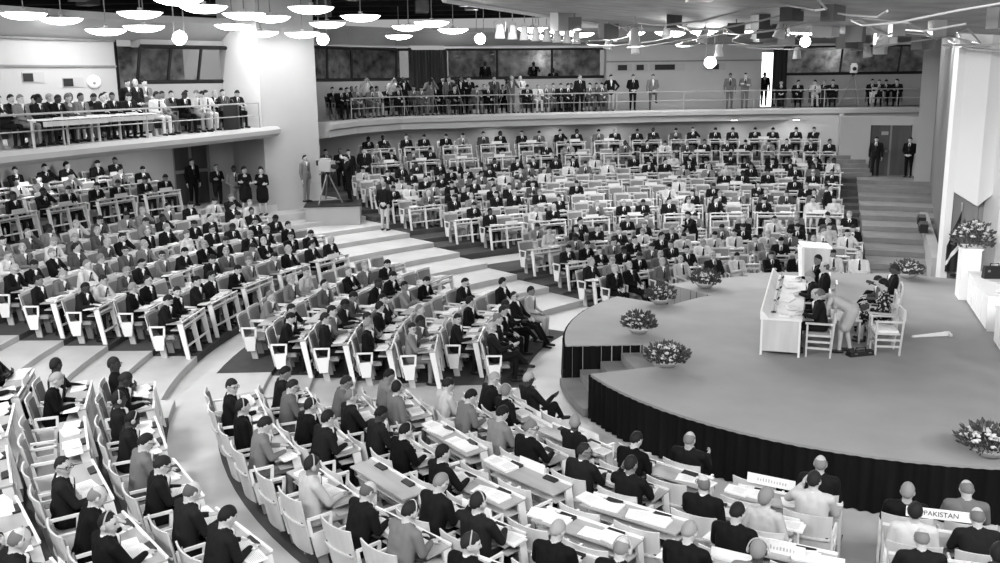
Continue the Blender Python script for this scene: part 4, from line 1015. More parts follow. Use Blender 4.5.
def bag(loc, rz, w, d, h, label):
    t = thing('briefcase', label, 'bag', loc, rz); m = MB(); m.hexa([(-w,-d,0),(w,-d,0),(w,d,0),(-w,d,0)], [(-w*.92,-d*.8,h),(w*.92,-d*.8,h),(w*.92,d*.8,h),(-w*.92,d*.8,h)]); link('case', m.mesh('case', M['black']), t)
    m = MB(); m.tube([(-w*.4,0,h),(-w*.38,0,h+.06),(w*.38,0,h+.06),(w*.4,0,h)], .014, 6); link('handle', m.mesh('handle', M['black']), t)
    for s in (-1,1): m = MB(); m.box(s*w*.55-.025,s*w*.55+.025,-d-.004,-d+.02,h*.55,h*.72); link('clasp', m.mesh('clasp', M['metal']), t)
bag((7.0,17.78,ZS), .25, .28, .09, .09, 'flat black bag lying on the stage floor by the armchair')
# ---- lectern, flowers, pedestal, counters, flag
t = thing('lectern', 'pale wooden lectern at the back edge of the stage', 'lectern', (8.38,24.85,ZS), -.1)
m = MB(); m.hexa([(-.28,-.22,0),(.32,-.22,0),(.32,.22,0),(-.28,.22,0)], [(-.32,-.24,.90),(.35,-.24,.86),(.35,.24,.86),(-.32,.24,.90)]); link('body', m.mesh('body', M['wood']), t)
m = MB(); m.hexa([(-.38,-.28,.90),(.39,-.28,.86),(.39,.28,.91),(-.38,.28,.95)], [(-.38,-.28,.93),(.39,-.28,.89),(.39,.28,.94),(-.38,.28,.98)]); link('reading_top', m.mesh('reading_top', M['lacquer']), t)
m = MB(); m.hexa([(-.33,-.24,.02),(-.285,-.24,.02),(-.285,.24,.02),(-.33,.24,.02)], [(-.40,-.26,.90),(-.325,-.26,.90),(-.325,.26,.90),(-.40,.26,.90)]); link('side_panel', m.mesh('side_panel', M['cloth']), t)
def plant(loc, rx, h, label, seed, bowl=True, blooms=46):
    r = random.Random(seed); t = thing('flower_bowl' if bowl else 'flower_arrangement', label, 'flowers', loc)
    if bowl:
        m = MB(); m.lathe([(.10,0),(.17,.03),(.25,.10),(.29,.15),(.27,.15),(.2,.08)], 20); link('bowl', m.mesh('bowl', M['bowl'], True), t)
    z0 = .13 if bowl else .0; lf = MB(); bl = MB()
    for k in range(420):
        a = r.uniform(0,2*PI); q = math.sqrt(r.random()); e = r.random(); c = V((rx*q*math.cos(a), rx*q*math.sin(a), z0+h*e*math.sqrt(max(0,1-.75*q*q))))
        d = V((c.x*1.6,c.y*1.6,.25+c.z)).normalized(); s = d.orthogonal().normalized(); s.rotate(Matrix.Rotation(r.uniform(0,6.3),3,d)); L = r.uniform(.07,.14); w_ = L*.28; up = d.cross(s)*.012
        lf.add([c, c+d*L*.5+s*w_+up, c+d*L, c+d*L*.5-s*w_+up], [(0,1,2,3)])
    for k in range(14): a = r.uniform(0,6.3); lf.tube([(0,0,.05 if bowl else -.1),(rx*.6*math.cos(a),rx*.6*math.sin(a),z0+h*.8)], .006, 4)
    link('leaves', lf.mesh('leaves', M['leaf']), t)
    for k in range(blooms):
        a = r.uniform(0,2*PI); q = math.sqrt(r.random())*.98; c = V((rx*q*math.cos(a), rx*q*math.sin(a), z0+h*(1.02-.25*r.random())*math.sqrt(max(.05,1-.8*q*q))))
        s = r.uniform(.028,.05); bl.ball(c, (s,s,s*.65), 8, 5)
        for j in range(5): aa = j*1.257; bl.ball(c+V((s*.8*math.cos(aa),s*.8*math.sin(aa),-.005)), (s*.5,s*.5,s*.3), 6, 4)
    link('blossoms', bl.mesh('blossoms', M['bloom'], True), t)
for k,(x,y,rx,lab) in enumerate(((2.95,19.62,.33,'flower bowl at the top of the stage steps, on the stage front'),(3.12,17.2,.38,'flower bowl at the stage edge nearest the dark pleated skirt corner'),(3.86,22.3,.33,'flower bowl beside the far cut-in steps of the stage'),
      (5.3,24.0,.34,'flower bowl at the back rim of the stage past the far steps'),(10.9,24.9,.38,'flower bowl at the foot of the wide stairs'),(6.95,12.72,.42,'large flower bowl on the stage rim above the front skirt'))):
    plant((x,y,ZS), rx, .30, lab, 50+k)
t = thing('pedestal', 'tall white pedestal carrying the big flower arrangement', 'pedestal', (11.28,22.35,ZS), -1.88)
m = MB(); m.box(-.5,.12,-.2,.22,0,1.22); link('column', m.mesh('column', M['white']), t); m = MB(); m.box(-.53,.15,-.23,.25,1.22,1.26); link('cap', m.mesh('cap', M['white']), t)
plant((11.42,22.6,ZS+1.26), .44, .62, 'tall flower arrangement of pale blossoms on the white pedestal', 61, False, 75)
ang = math.atan2(-2.73,-.90)
for k,((x,y),L,lab) in enumerate((((11.1,22.0),2.75,'long white counter carrying the black briefcase'),((9.98,18.55),2.4,'white counter at the photo edge, nearer than the briefcase'))):
    t = thing('counter', lab, 'counter', (x,y,ZS), ang)
    m = MB(); m.box(-.02,L,-.03,.9,.735,.765) ; link('top', m.mesh('top', M['cloth']), t)
    m = MB(); m.box(0,L-.02,0,.03,.05,.735); link('front_panel', m.mesh('front_panel', M['white']), t)
    for q in (0,L-.05): m = MB(); m.box(q,q+.03,.03,.85,.0,.735); link('end_panel', m.mesh('end_panel', M['white']), t)
    for j in range(1,4): m = MB(); m.box(L*j/4-.008,L*j/4+.008,-.012,0,.06,.73); link('panel_strip', m.mesh('panel_strip', M['lacquer']), t)
def oncounter(x, y, k=0):
    b = ((11.1,22.0),(9.98,18.55))[k]; c, s = math.cos(ang), math.sin(ang); return (b[0]+c*x-s*y, b[1]+s*x+c*y, ZS+.766)
bag(oncounter(.75,.40), -.1, .24, .08, .28, 'black briefcase standing on the long white counter')
r = random.Random(8)
for k in range(6): tag(link('document', DOCS[r.choice((0,1,3))], None, oncounter(1.15+.27*k, .3+.25*r.random()), ang+r.uniform(-.6,.6)), 'loose papers on the briefcase counter, %s from the briefcase' % ORD[k], 'document', 'papers on the counters')
for k in range(4): tag(link('document', DOCS[r.choice((0,1,3))], None, oncounter(.3+.35*k, .3+.2*r.random(), 1), ang+r.uniform(-.6,.6)), 'loose papers on the edge counter, %s from its far end' % ORD[k], 'document', 'papers on the counters')
t = thing('floor_stand', 'long flat white bar lying on the stage floor before the counters', 'stand', (8.95,19.09,ZS), .14)
m = MB(); m.hexa([(-.42,-.03,0),(.42,-.06,0),(.42,.06,0),(-.42,.03,0)], [(-.40,-.02,.03),(.42,-.04,.07),(.42,.04,.07),(-.40,.02,.03)]); link('bar', m.mesh('bar', M['white']), t)
m = MB(); m.box(.36,.42,-.12,.12,0,.05); link('foot', m.mesh('foot', M['white']), t)
t = thing('flag', 'dark flag with a pale slanting stripe hanging by the white wall', 'flag', (12.28,25.02,ZS))
m = MB(); m.tube([(0,0,0),(0,0,1.95)], .018, 8); m.ball((0,0,1.97), .03); link('pole', m.mesh('pole', M['rail']), t); m = MB(); m.lathe([(.16,0),(.16,.03),(.03,.06)], 16); link('base', m.mesh('base', M['black']), t)
def flagcloth(z_of, mi):
    m = MB(); n = 16; vs = []
    for i in range(n+1):
        s = i/n; x = -.34*s; y = -.05*math.sin(s*9)*s-.02; a, b_ = z_of(s); vs += [(x,y,a),(x,y,b_)]
    m.add(vs, [(2*i,2*i+2,2*i+3,2*i+1) for i in range(n)]); return m
c = link('cloth', flagcloth(lambda s: (.12+.02*s, 1.8-.95*s), 0).mesh('cloth', M['black'], True), t)
sm = flagcloth(lambda s: (.75-.45*s, .92-.5*s), 0); sm.v = [(x,y-.008,z) for x,y,z in sm.v]; link('stripe', sm.mesh('stripe', M['cloth']), c)

# ------------------------------------------------------------------ people standing on the floor
def ang_to(x, y, tx, ty): return math.atan2(ty-y, tx-x)
FLOORERS = [(-4.0,33.0,1.05,70,'stand','gk','grey-haired man in dark jacket and pale trousers standing in the aisle',.45),
 (6.3,30.4,.3,200,'lean','dk','dark-suited man standing bent forward among the rows behind the stage',None),
 (11.95,34.2,.62,-60,'stand','dk','man in black standing between rows next to the wide stairs',None),
 (-10.25,34.6,1.6,-40,'stand_cross','dk','man in dark coat leaning by the door under the side balcony',None),
 (-9.45,34.0,1.6,-50,'stand_front','dm','tall man in grey suit between the door and the two women',None),
 (-8.95,33.5,1.6,-60,'lady_stand','dk','woman in dark dress next to the tall man in grey suit',None),
 (-8.3,33.3,1.6,-100,'lady_stand','dk','woman in dark dress in front of the white pier',None),
 (-11.0,34.2,1.85,-40,'stand','dk','dark figure standing inside the door under the side balcony',None),
 (-7.0,34.5,1.9,-25,'stand','dm','cameraman in grey overalls on the camera platform',None),
 (-5.45,34.6,1.9,200,'camera','dk','operator in dark clothes behind the television camera',None),
 (-5.95,37.9,1.85,-70,'stand','dk','tall man in dark suit and tie below the far balcony end',None),
 (-6.35,38.4,1.85,-70,'stand_cross','dk','man standing beside the tall man below the far balcony end',None),
 (-6.9,38.2,1.85,-60,'stand','dm','man standing closest to the pier below the far balcony end',None),
 (-5.45,38.8,1.85,-75,'stand_front','dk','man standing on the stairs side below the far balcony end',None),
 (16.35,41.35,1.85,-120,'stand','dk','man in dark clothes in front of the door left jamb',None),
 (17.55,40.75,1.85,-130,'stand_front','dk','man standing at the door right jamb by the pier',None)]
for k,(x,y,z,a,pose,code,lab,tr) in enumerate(FLOORERS): person(pose, (x,y,z), math.radians(a), code, lab.replace(' left jamb','').replace(' right jamb',' edge'), None, 300+k, trousers=tr)
# camera platform, tripods, cameras
t = thing('camera_platform', 'grey box platform under the television camera in the aisle', 'platform', (-5.95,34.05,1.2), .1)
m = MB(); m.box(-.95,.95,-.7,.9,0,.66); link('box', m.mesh('box', M['wall_mid']), t); m = MB(); m.box(-1.0,1.0,-.75,.95,.66,.70); link('deck', m.mesh('deck', M['black']), t)
def tripod(name, loc, rz, h, spread, kind, label, r=.018, col='metal', body='black'):
    t = thing(name, label, 'camera', loc, rz)
    for k in range(3):
        a = 2*PI*k/3+.5; m = MB(); m.tube([(spread*math.cos(a),spread*math.sin(a),0),(.03*math.cos(a),.03*math.sin(a),h)], [r*.8,r], 6); link('leg', m.mesh('leg', M[col]), t)
    m = MB(); m.lathe([(.06,h-.06),(.07,h),(.05,h+.05),(.03,h+.1)], 12); link('tripod_head', m.mesh('tripod_head', M['black']), t)
    b = MB()
    if kind == 'tv': b.box(-.30,.26,-.15,.15,h+.08,h+.46); b.box(-.26,.1,-.11,.11,h+.46,h+.54)
    else: b.box(-.10,.08,-.06,.06,h+.08,h+.24); b.box(-.05,.05,-.03,.03,h+.24,h+.28)
    link('camera_body', b.mesh('camera_body', M[body]), t)
    m = MB(); L = .26 if kind == 'tv' else .08
    m.tube([(L,0,h+(.27 if kind == 'tv' else .16)),(L+.22,0,h+(.27 if kind == 'tv' else .16))], .09 if kind == 'tv' else .04, 12); link('lens', m.mesh('lens', M['black']), t)
    if kind == 'tv':
        m = MB(); m.box(-.45,-.30,-.10,.10,h+.28,h+.46); link('viewfinder', m.mesh('viewfinder', M['black']), t); m = MB(); m.tube([(-.2,.1,h+.05),(-.75,.3,h-.1)], .015, 6); link('pan_handle', m.mesh('pan_handle', M['metal']), t)
        m = MB(); m.lathe([(spread*.9,.30),(spread*.9,.33)], 3); 
        q = MB()
        for k in range(3):
            a = 2*PI*k/3+.5; c_ = 2*PI*(k+1)/3+.5; q.tube([(spread*.85*math.cos(a),spread*.85*math.sin(a),.12),(spread*.85*math.cos(c_),spread*.85*math.sin(c_),.12)], .014, 6)
        link('spreader', q.mesh('spreader', M['metal']), t)
    return t
tripod('television_camera', (-6.15,34.25,1.9), math.radians(-35), 1.05, .5, 'tv', 'television camera on tripod standing on the aisle platform', .03, 'metal', 'wall_mid')
tripod('television_camera', (17.14,46.75,4.64), math.radians(-105), 1.55, .62, 'tv', 'large pale television camera on high tripod on the far balcony', .03, 'metal', 'white')
for k,(x,y,lab) in enumerate(((-4.35,42.75,'photo camera on tripod nearest the pier, far balcony'),(-3.0,43.2,'photo camera on tripod in front of the dark curtain'),(-1.85,43.6,'photo camera on tripod under the long booth window end'),(.42,44.4,'photo camera on tripod beside the man in white coat'))):
    tripod('tripod_camera', (x,y,4.64), math.radians(-65), 1.4, .5, 'still', lab)
# ------------------------------------------------------------------ the two balconies
SIDE_BALCONY = [
 (-12.47, 24.37, -15, 'back', 'dk', 0, 'dark-haired man seated on the side balcony, at the photo edge'),
 (-12.29, 24.96, -17, 'upright', 'gm', 0, 'man in grey jacket seated on side balcony, beneath the first wall opening'),
 (-12.11, 25.51, -18, 'turned', 'dk', 0, 'dark-suited man leaning to his neighbour on side balcony'),
 (-11.92, 26.09, -20, 'read', 'dk', 0, 'man with white collar bent over notes on side balcony'),
 (-11.86, 26.70, -22, 'lady', 'lm', 0, 'woman in grey dress seated among men on side balcony'),
 (-11.66, 27.11, -23, 'upright', 'dm', 0, 'man in grey suit upright beside the woman on side balcony'),
 (-11.42, 27.75, -25, 'chin', 'dk', 0, 'man in dark suit below the third wall opening'),
 (-11.23, 28.23, -26, 'away', 'dk', 0, 'dark-haired man seated nearest the standing trio on side balcony'),
 (-10.87, 28.35, -27, 'read', 'dk', 0, 'man bent over desk in front of the standing trio'),
 (-11.54, 30.26, -30, 'stand', 'dk', 1, 'man standing, back of the trio beside the dark recess'),
 (-11.36, 30.45, -31, 'stand_front', 'gk', 1, 'white-haired man standing in dark jacket on side balcony'),
 (-11.28, 31.02, -32, 'stand_cross', 'dm', 1, 'man standing beside the white-haired man, lighter trousers'),
 (-10.36, 29.41, -30, 'turned', 'dl', 0, 'man in white shirt at the railing below the booth'),
 (-10.47, 30.26, -32, 'upright', 'dm', 0, 'man behind the white-shirted man at the railing'),
 (-10.62, 31.75, -35, 'back', 'dk', 0, 'dark-suited man seated under the booth window'),
 (-10.41, 32.42, -36, 'upright', 'dl', 0, 'man in pale shirt seated under the booth window'),
 (-10.05, 30.91, -34, 'read', 'dk', 0, 'dark-haired man writing near the railing middle'),
 (-9.72, 31.28, -35, 'away', 'll', 0, 'woman in pale dress by the side balcony railing'),
 (-10.19, 33.11, -38, 'write', 'dm', 0, 'man in grey writing under the booth window'),
 (-9.96, 33.86, -40, 'chin', 'gk', 0, 'man in dark jacket, chin on hand under the booth window'),
 (-9.72, 32.26, -37, 'turned', 'dl', 0, 'man in light shirt turning, near the balcony end'),
 (-9.82, 34.63, -42, 'upright', 'dm', 0, 'man seated farthest along under the booth window'),
 (-9.09, 33.62, -41, 'read', 'dk', 0, 'dark-suited man bent low at the end of the side balcony'),
 (-12.96, 25.80, -18, 'upright', 'dk', 0, 'dark-haired man in the side balcony back row, first from the photo edge'),
 (-12.74, 26.49, -20, 'read', 'dm', 0, 'man in grey in the side balcony back row, second from the photo edge'),
 (-12.53, 27.07, -22, 'turned', 'gk', 0, 'grey-haired man in the side balcony back row, third from the photo edge'),
 (-12.22, 27.88, -24, 'back', 'dk', 0, 'dark-suited man in the side balcony back row, fourth from the photo edge'),
 (-11.97, 28.54, -26, 'read', 'dk', 0, 'dark-haired man in the side balcony back row, fifth from the photo edge'),
 (-11.77, 29.07, -27, 'upright', 'dm', 0, 'man in grey in the side balcony back row, sixth from the photo edge'),
]
FAR_BALCONY = [
 (-6.80, 40.24, -55, 'back', 'dk', 0, 'man seated beside the pier at the far balcony start'),
 (-6.33, 40.44, -57, 'read', 'dk', 0, 'man crouched over gear beside the pier'),
 (-6.02, 41.53, -58, 'upright', 'dm', 0, 'man seated by the first tripod on the far balcony'),
 (-5.75, 42.36, -60, 'camera', 'gl', 1, 'photographer in white shirt nearest the pier'),
 (-5.31, 42.51, -61, 'turned', 'dl', 0, 'person in pale shirt seated behind the white-shirted photographer'),
 (-4.65, 43.04, -62, 'camera', 'dl', 1, 'photographer in white shirt at the second tripod'),
 (-4.23, 43.41, -64, 'camera', 'dk', 1, 'photographer in dark jacket beside the second tripod'),
 (-3.78, 43.79, -65, 'away', 'dm', 0, 'man in grey sitting between two tripods'),
 (-3.04, 43.63, -66, 'camera', 'dm', 1, 'photographer standing at the third tripod'),
 (-2.51, 44.57, -68, 'stand', 'dk', 1, 'man in black standing before the dark curtain'),
 (-2.21, 44.04, -68, 'stand', 'dm', 1, 'man in pale grey shirt before the dark curtain'),
 (-1.71, 44.12, -69, 'camera', 'dk', 1, 'photographer at the fourth tripod'),
 (-1.31, 44.26, -70, 'stand_cross', 'dk', 1, 'man in dark suit right of the fourth tripod'),
 (-0.97, 43.96, -70, 'read', 'dm', 0, 'person crouching at the railing under the long booth window'),
 (-0.62, 44.83, -72, 'upright', 'dk', 0, 'dark-suited man seated, next to the crouching person'),
 (-0.16, 44.88, -73, 'stand', 'dm', 1, 'man in grey jacket standing alone under booth window'),
 (0.62, 44.92, -74, 'camera', 'gm', 1, 'photographer in grey beside the man in white coat'),
 (1.05, 45.05, -75, 'stand_cross', 'gl', 1, 'man in white coat standing with arms raised'),
 (1.84, 44.88, -77, 'read', 'gl', 0, 'person in white crouching at the railing'),
 (2.29, 45.65, -78, 'upright', 'gm', 0, 'grey-haired person seated behind the crouching figure in white'),
 (3.01, 45.98, -80, 'upright', 'dk', 0, 'dark-haired man seated on a large dark seat'),
 (3.56, 46.36, -81, 'back', 'dk', 0, 'man leaning back in shadow, far balcony'),
 (3.88, 45.62, -81, 'stand', 'gk', 1, 'tall grey-haired man in dark jacket standing at railing'),
 (4.41, 46.21, -83, 'away', 'dm', 0, 'man seated behind the tall grey-haired man'),
 (5.39, 46.10, -85, 'hips', 'dk', 1, 'man with hands on hips, pale trousers, dark sweater'),
 (6.52, 46.66, -87, 'stand_front', 'dk', 1, 'short man in dark jacket below the wall openings'),
 (7.48, 46.75, -89, 'lift', 'dm', 1, 'man resting one foot on the railing'),
 (11.28, 47.01, -97, 'stand', 'dm', 1, 'man in grey jacket, nearer the flood lamp, of the standing pair'),
 (12.02, 47.05, -98, 'stand_cross', 'dm', 1, 'man in grey jacket nearer the bright doorway, of the pair'),
 (13.95, 47.67, -102, 'upright', 'dk', 0, 'man seated nearest the bright doorway'),
 (14.79, 47.68, -103, 'turned', 'dk', 0, 'second seated man from the bright doorway'),
 (15.58, 47.52, -105, 'away', 'dl', 0, 'man in pale shirt seated left of the large camera'),
 (16.50, 47.66, -107, 'back', 'dk', 0, 'man seated in shadow beside the large camera'),
 (18.45, 47.71, -110, 'upright', 'dk', 0, 'dark-haired man seated past the large camera'),
 (19.07, 47.57, -111, 'read', 'dk', 0, 'man bent over a desk past the large camera'),
 (19.60, 47.53, -112, 'away', 'dk', 0, 'man seated at the far end of the balcony'),
 (-6.46, 39.73, -55, 'read', 'dk', 0, 'seated man in the clutter of the far balcony, first of these from the pier'),
 (-6.36, 42.32, -59, 'upright', 'dk', 0, 'seated man in the clutter of the far balcony, second of these from the pier'),
 (-5.39, 41.52, -60, 'turned', 'dm', 0, 'seated man in the clutter of the far balcony, third of these from the pier'),
 (-4.97, 43.78, -63, 'back', 'gk', 0, 'seated man in the clutter of the far balcony, fourth of these from the pier'),
 (-4.38, 42.66, -63, 'away', 'dk', 0, 'seated man in the clutter of the far balcony, fifth of these from the pier'),
 (-4.08, 44.10, -65, 'chin', 'dk', 0, 'seated man in the clutter of the far balcony, sixth of these from the pier'),
 (-3.40, 43.02, -65, 'read', 'dm', 0, 'seated man in the clutter of the far balcony, seventh of these from the pier'),
 (-2.83, 44.56, -67, 'upright', 'dk', 0, 'seated man in the clutter of the far balcony, eighth of these from the pier'),
 (-1.95, 43.55, -68, 'turned', 'dk', 0, 'seated man in the clutter of the far balcony, ninth of these from the pier'),
 (-1.52, 45.04, -70, 'back', 'dm', 0, 'seated man in the clutter of the far balcony, tenth of these from the pier'),
 (-0.43, 44.10, -72, 'away', 'gk', 0, 'seated man in the clutter of the far balcony, eleventh of these from the pier'),
 (0.21, 45.63, -74, 'chin', 'dk', 0, 'seated man in the clutter of the far balcony, twelfth of these from the pier'),
 (1.35, 44.68, -76, 'read', 'dk', 0, 'seated man in the clutter of the far balcony, thirteenth of these from the pier'),
 (2.67, 46.40, -79, 'upright', 'dm', 0, 'seated man in the clutter of the far balcony, fourteenth of these from the pier'),
 (3.29, 45.28, -80, 'turned', 'dk', 0, 'seated man in the clutter of the far balcony, fifteenth of these from the pier'),
 (4.83, 47.08, -84, 'back', 'dk', 0, 'seated man in the clutter of the far balcony, sixteenth of these from the pier'),
 (4.94, 45.80, -84, 'away', 'dm', 0, 'seated man in the clutter of the far balcony, seventeenth of these from the pier'),
 (16.24, 48.18, -106, 'chin', 'gk', 0, 'seated man in the clutter of the far balcony, eighteenth of these from the pier'),
 (18.42, 46.76, -111, 'read', 'dk', 0, 'seated man in the clutter of the far balcony, nineteenth of these from the pier'),
]

for grp,rows,w_ in (('side',SIDE_BALCONY,'side balcony'),('far',FAR_BALCONY,'far balcony')):
    for k,(x,y,a,pose,code,stand_,lab) in enumerate(rows):
        rz = math.radians(a); z = 4.63
        if not stand_: tag(link('stacking_chair', CHAIR_DARK, None, (x,y,z), rz), ('dark chair on the %s under: ' % w_)+' '.join(lab.split()[:9]), 'chair', 'chairs on the balconies')
        person(pose, (x,y,z), rz, code, lab, None, 500+k+(100 if grp == 'far' else 0), trousers=.35 if 'pale trousers' in lab or 'lighter trousers' in lab else None)
pd = [(-11.05,25.0,-17,1.25),(-10.55,27.2,-22,1.1)]
for k,(x,y,a,hw) in enumerate(pd):
    t = thing('press_desk', ['long plain desk at the photo edge of the side balcony','long plain desk by the standing trio on the side balcony'][k], 'desk', (x,y,4.63), math.radians(a))
    m = MB(); m.box(-.25,.2,-hw,hw,.70,.73); link('desktop', m.mesh('desktop', M['lacquer']), t)
    for q in (-hw+.05,0,hw-.05): m = MB(); m.box(-.2,-.15,q-.02,q+.02,0,.70); link('leg', m.mesh('leg', M['wood_dark']), t)
    m = MB(); m.box(.14,.17,-hw+.08,hw-.08,.55,.68); link('front_panel', m.mesh('front_panel', M['wood_dark']), t)
    for j in range(4): off = V((-.05,-hw+.3+.6*j,.731)); off.rotate(Matrix.Rotation(math.radians(a),3,'Z')); tag(link('document', DOCS[(j+k)%4], None, V((x,y,4.63))+off, math.radians(a+8*j)), 'papers on the %s balcony desk, %s along' % (('edge','trio')[k], ORD[j]), 'document', 'papers on the balcony desks')
tag(link('conference_chair', CHAIR_ONE, None, (18.41,47.0,4.63), math.radians(80)), 'empty chair facing away beside the large television camera', 'chair')
for k,(x,y,w2,lab) in enumerate(((3.0,46.0,1.0,'large dark case behind the seated dark-haired man, far balcony'),(15.9,47.2,.45,'black equipment case between seated men, far balcony'),(-9.05,32.3,.5,'dark equipment case at the end of the side balcony'))):
    t = thing('equipment_case', lab, 'case', (x,y+.45,4.63), .1); m = MB(); m.hexa([(-w2*.5,-.2,0),(w2*.5,-.2,0),(w2*.5,.2,0),(-w2*.5,.2,0)], [(-w2*.42,-.18,.85),(w2*.5,-.18,.95),(w2*.5,.18,.95),(-w2*.42,.18,.85)]); link('case_body', m.mesh('case_body', M['black']), t)
    m = MB(); m.tube([(-.1,0,.88),(-.08,0,.99),(.08,0,1.0),(.1,0,.9)], .012, 6); link('handle', m.mesh('handle', M['metal']), t)
for k,a in enumerate((146,152,158,164,170)):  # discs and lights added to brighten the rear rows below the balcony
    t = thing('added_ceiling_light', 'added round light under the side balcony, %s from the pier' % ORD[k], 'lamp', pol(23.0,a,4.26), 0, 'added round lights under the balconies'); m = MB(); m.lathe([(.16,0),(.16,-.04),(.13,-.06),(.01,-.065)], 16); link('diffuser', m.mesh('diffuser', M['soft'], True), t); m = MB(); m.lathe([(.19,.02),(.19,-.03),(.165,-.03),(.165,.02)], 16); link('rim', m.mesh('rim', M['metal']), t)
    light('under_balcony_fill', 'AREA', pol(23.0,a,4.17), 30, .4, pol(23.3,a,0))
for k,a in enumerate((77,83,89,95,101,107,113,119)):  # the same added discs and lights for the far rear rows
    t = thing('added_ceiling_light', 'added round light under the far balcony, %s from the door' % ORD[k], 'lamp', pol(27.2 if a < 110 else 26.4,a,4.18), 0, 'added round lights under the balconies'); m = MB(); m.lathe([(.16,0),(.16,-.04),(.13,-.06),(.01,-.065)], 16); link('diffuser', m.mesh('diffuser', M['soft'], True), t); m = MB(); m.lathe([(.19,.02),(.19,-.03),(.165,-.03),(.165,.02)], 16); link('rim', m.mesh('rim', M['metal']), t)
    light('under_balcony_fill', 'AREA', pol(27.2 if a < 110 else 26.4,a,4.09), 13, .4, pol(26.6 if a < 110 else 26,a,0))
# people behind glass and in the passage
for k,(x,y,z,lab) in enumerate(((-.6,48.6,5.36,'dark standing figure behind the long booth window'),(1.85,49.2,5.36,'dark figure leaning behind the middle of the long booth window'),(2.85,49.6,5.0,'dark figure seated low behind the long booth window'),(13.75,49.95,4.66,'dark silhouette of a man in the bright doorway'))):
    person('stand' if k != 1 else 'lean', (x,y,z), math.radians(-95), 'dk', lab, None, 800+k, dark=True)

# ------------------------------------------------------------------ lamps
BOWL = MB(); BOWL.lathe([(.60,0),(.57,-.035),(.47,-.10),(.30,-.155),(.10,-.175),(.01,-.177)], 28); BOWL = BOWL.mesh('bowl', M['glow'], True)
SHELL = MB(); SHELL.lathe([(.61,-.01),(.62,.0),(.61,.012),(.30,.03),(.06,.06),(.06,.12),(.02,.12)], 28); SHELL = SHELL.mesh('shell', M['hood'], True)
LAMPS = [(-12.9,26.9),(-12.9,29.2),(-12.0,30.2,7.84),(-9.8,27.1),(-10.65,29.7,7.9),(-7.3,22.7),(-7.5,25.3),(-7.2,28.1),(-6.8,29.6),(-9.0,33.5),(-7.9,32.8,7.84),(-6.7,33.8,7.84),(-4.9,26.1),(-5.7,33.1),(-4.1,29.7),(-3.2,35.6),(-2.2,33.3),(-1.7,38.2),(-4.3,43.0),(1.4,38.2),(1.9,44.8),(2.7,40.2),(3.7,43.2),(5.9,43.0),(7.5,42.8),(7.9,44.2),(9.0,42.6),(10.7,43.0),(13.2,42.8),(14.0,43.8),(15.2,43.1)]
NEAR_LAMPS = [(-11,8),(-11,13),(-11,18),(-14,22),(-15,12),(-7,4),(-3,4),(1,4),(5,4),(9,4),(-1,7),(3,7),(7,7),(11,7)]
RK = ranks(LAMPS)
for k,q_ in enumerate(LAMPS+NEAR_LAMPS):
    x, y = q_[:2]; z = q_[2] if len(q_) > 2 else 8.12; top = 10.0
    t = thing('pendant_lamp', ('glowing pendant bowl lamp, %s across counted from the side wall' % ORD[RK[k]]) if k < len(LAMPS) else 'glowing pendant bowl lamp above the photographer, %s of that field' % ORD[k-len(LAMPS)], 'lamp', (x,y,z), 0, 'shallow glowing pendant bowls')
    link('bowl', BOWL, t); link('shell', SHELL, t); m = MB(); m.tube([(0,0,.1),(0,0,top-z)], .018, 6); link('rod', m.mesh('rod', M['metal']), t)
SPOTM = MB(); SPOTM.lathe([(.05,.30),(.11,.26),(.13,.05),(.17,-.16),(.155,-.16),(.11,.04)], 14); SPOTM = SPOTM.mesh('housing', M['hood'], True)
YOKE = MB(); YOKE.tube([(.17,0,.05),(.19,0,.35),(0,0,.42),(-.19,0,.35),(-.17,0,.05)], .014, 5); YOKE = YOKE.mesh('yoke', M['metal'])
def spot_fixture(x, y, z, top, label, tilt=0.0, rz=0.0):
    t = thing('spotlight', label, 'spotlight', (x,y,z), rz, 'stage spotlights'); t.rotation_euler = (tilt,0,rz); link('housing', SPOTM, t); link('yoke', YOKE, t); m = MB(); m.tube([(0,0,.42),(0,0,max(.5,top-z))], .016, 5); link('rod', m.mesh('rod', M['metal']), t)
a, c = V((-1.7,27.0,7.75)), V((4.6,40.5,7.75))
for k in range(8):
    p = V((.1,31.2,7.62)).lerp(V((3.0,37.0,7.62)), k/7); spot_fixture(p.x, p.y, p.z, 8.3, 'pear-shaped spotlight in the row under the reflector edge, %s from its near end' % ORD[k], 0, k)
SPOTS = [(3.8+((k*2.7) % 11.5), 27+(k*3.9) % 13) for k in range(14)]; RK = ranks(SPOTS)
for k in range(14):
    x, y = SPOTS[k]; spot_fixture(x, y, 7.25+.25*((k*7) % 3)-.03*x+.1, 7.95-.03*x, 'pale spotlight among cables under the reflector, %s across from the pier' % ORD[RK[k]], .4*math.sin(k), k*1.1)
r = random.Random(21); BX = [(2+r.random()*12, 26+r.random()*13) for k in range(14)]; RK = ranks(BX)
for k in range(14):
    x, y = BX[k]; z = 8.22-.062*(x-0)+.0
    t = thing('ceiling_box', 'box hung under the reflector before the far balcony, %s across' % ORD[RK[k]], 'box', (x,y,z-.45), r.random()*3, 'boxes under the reflector')
    m = MB(); m.box(-.3,.3,-.2,.2,0,.3+.3*r.random()); link('housing', m.mesh('housing', M[r.choice(('duct','metal','hood'))]), t); m = MB(); m.tube([(0,0,.2),(0,0,.6)], .02, 5); link('rod', m.mesh('rod', M['metal']), t)
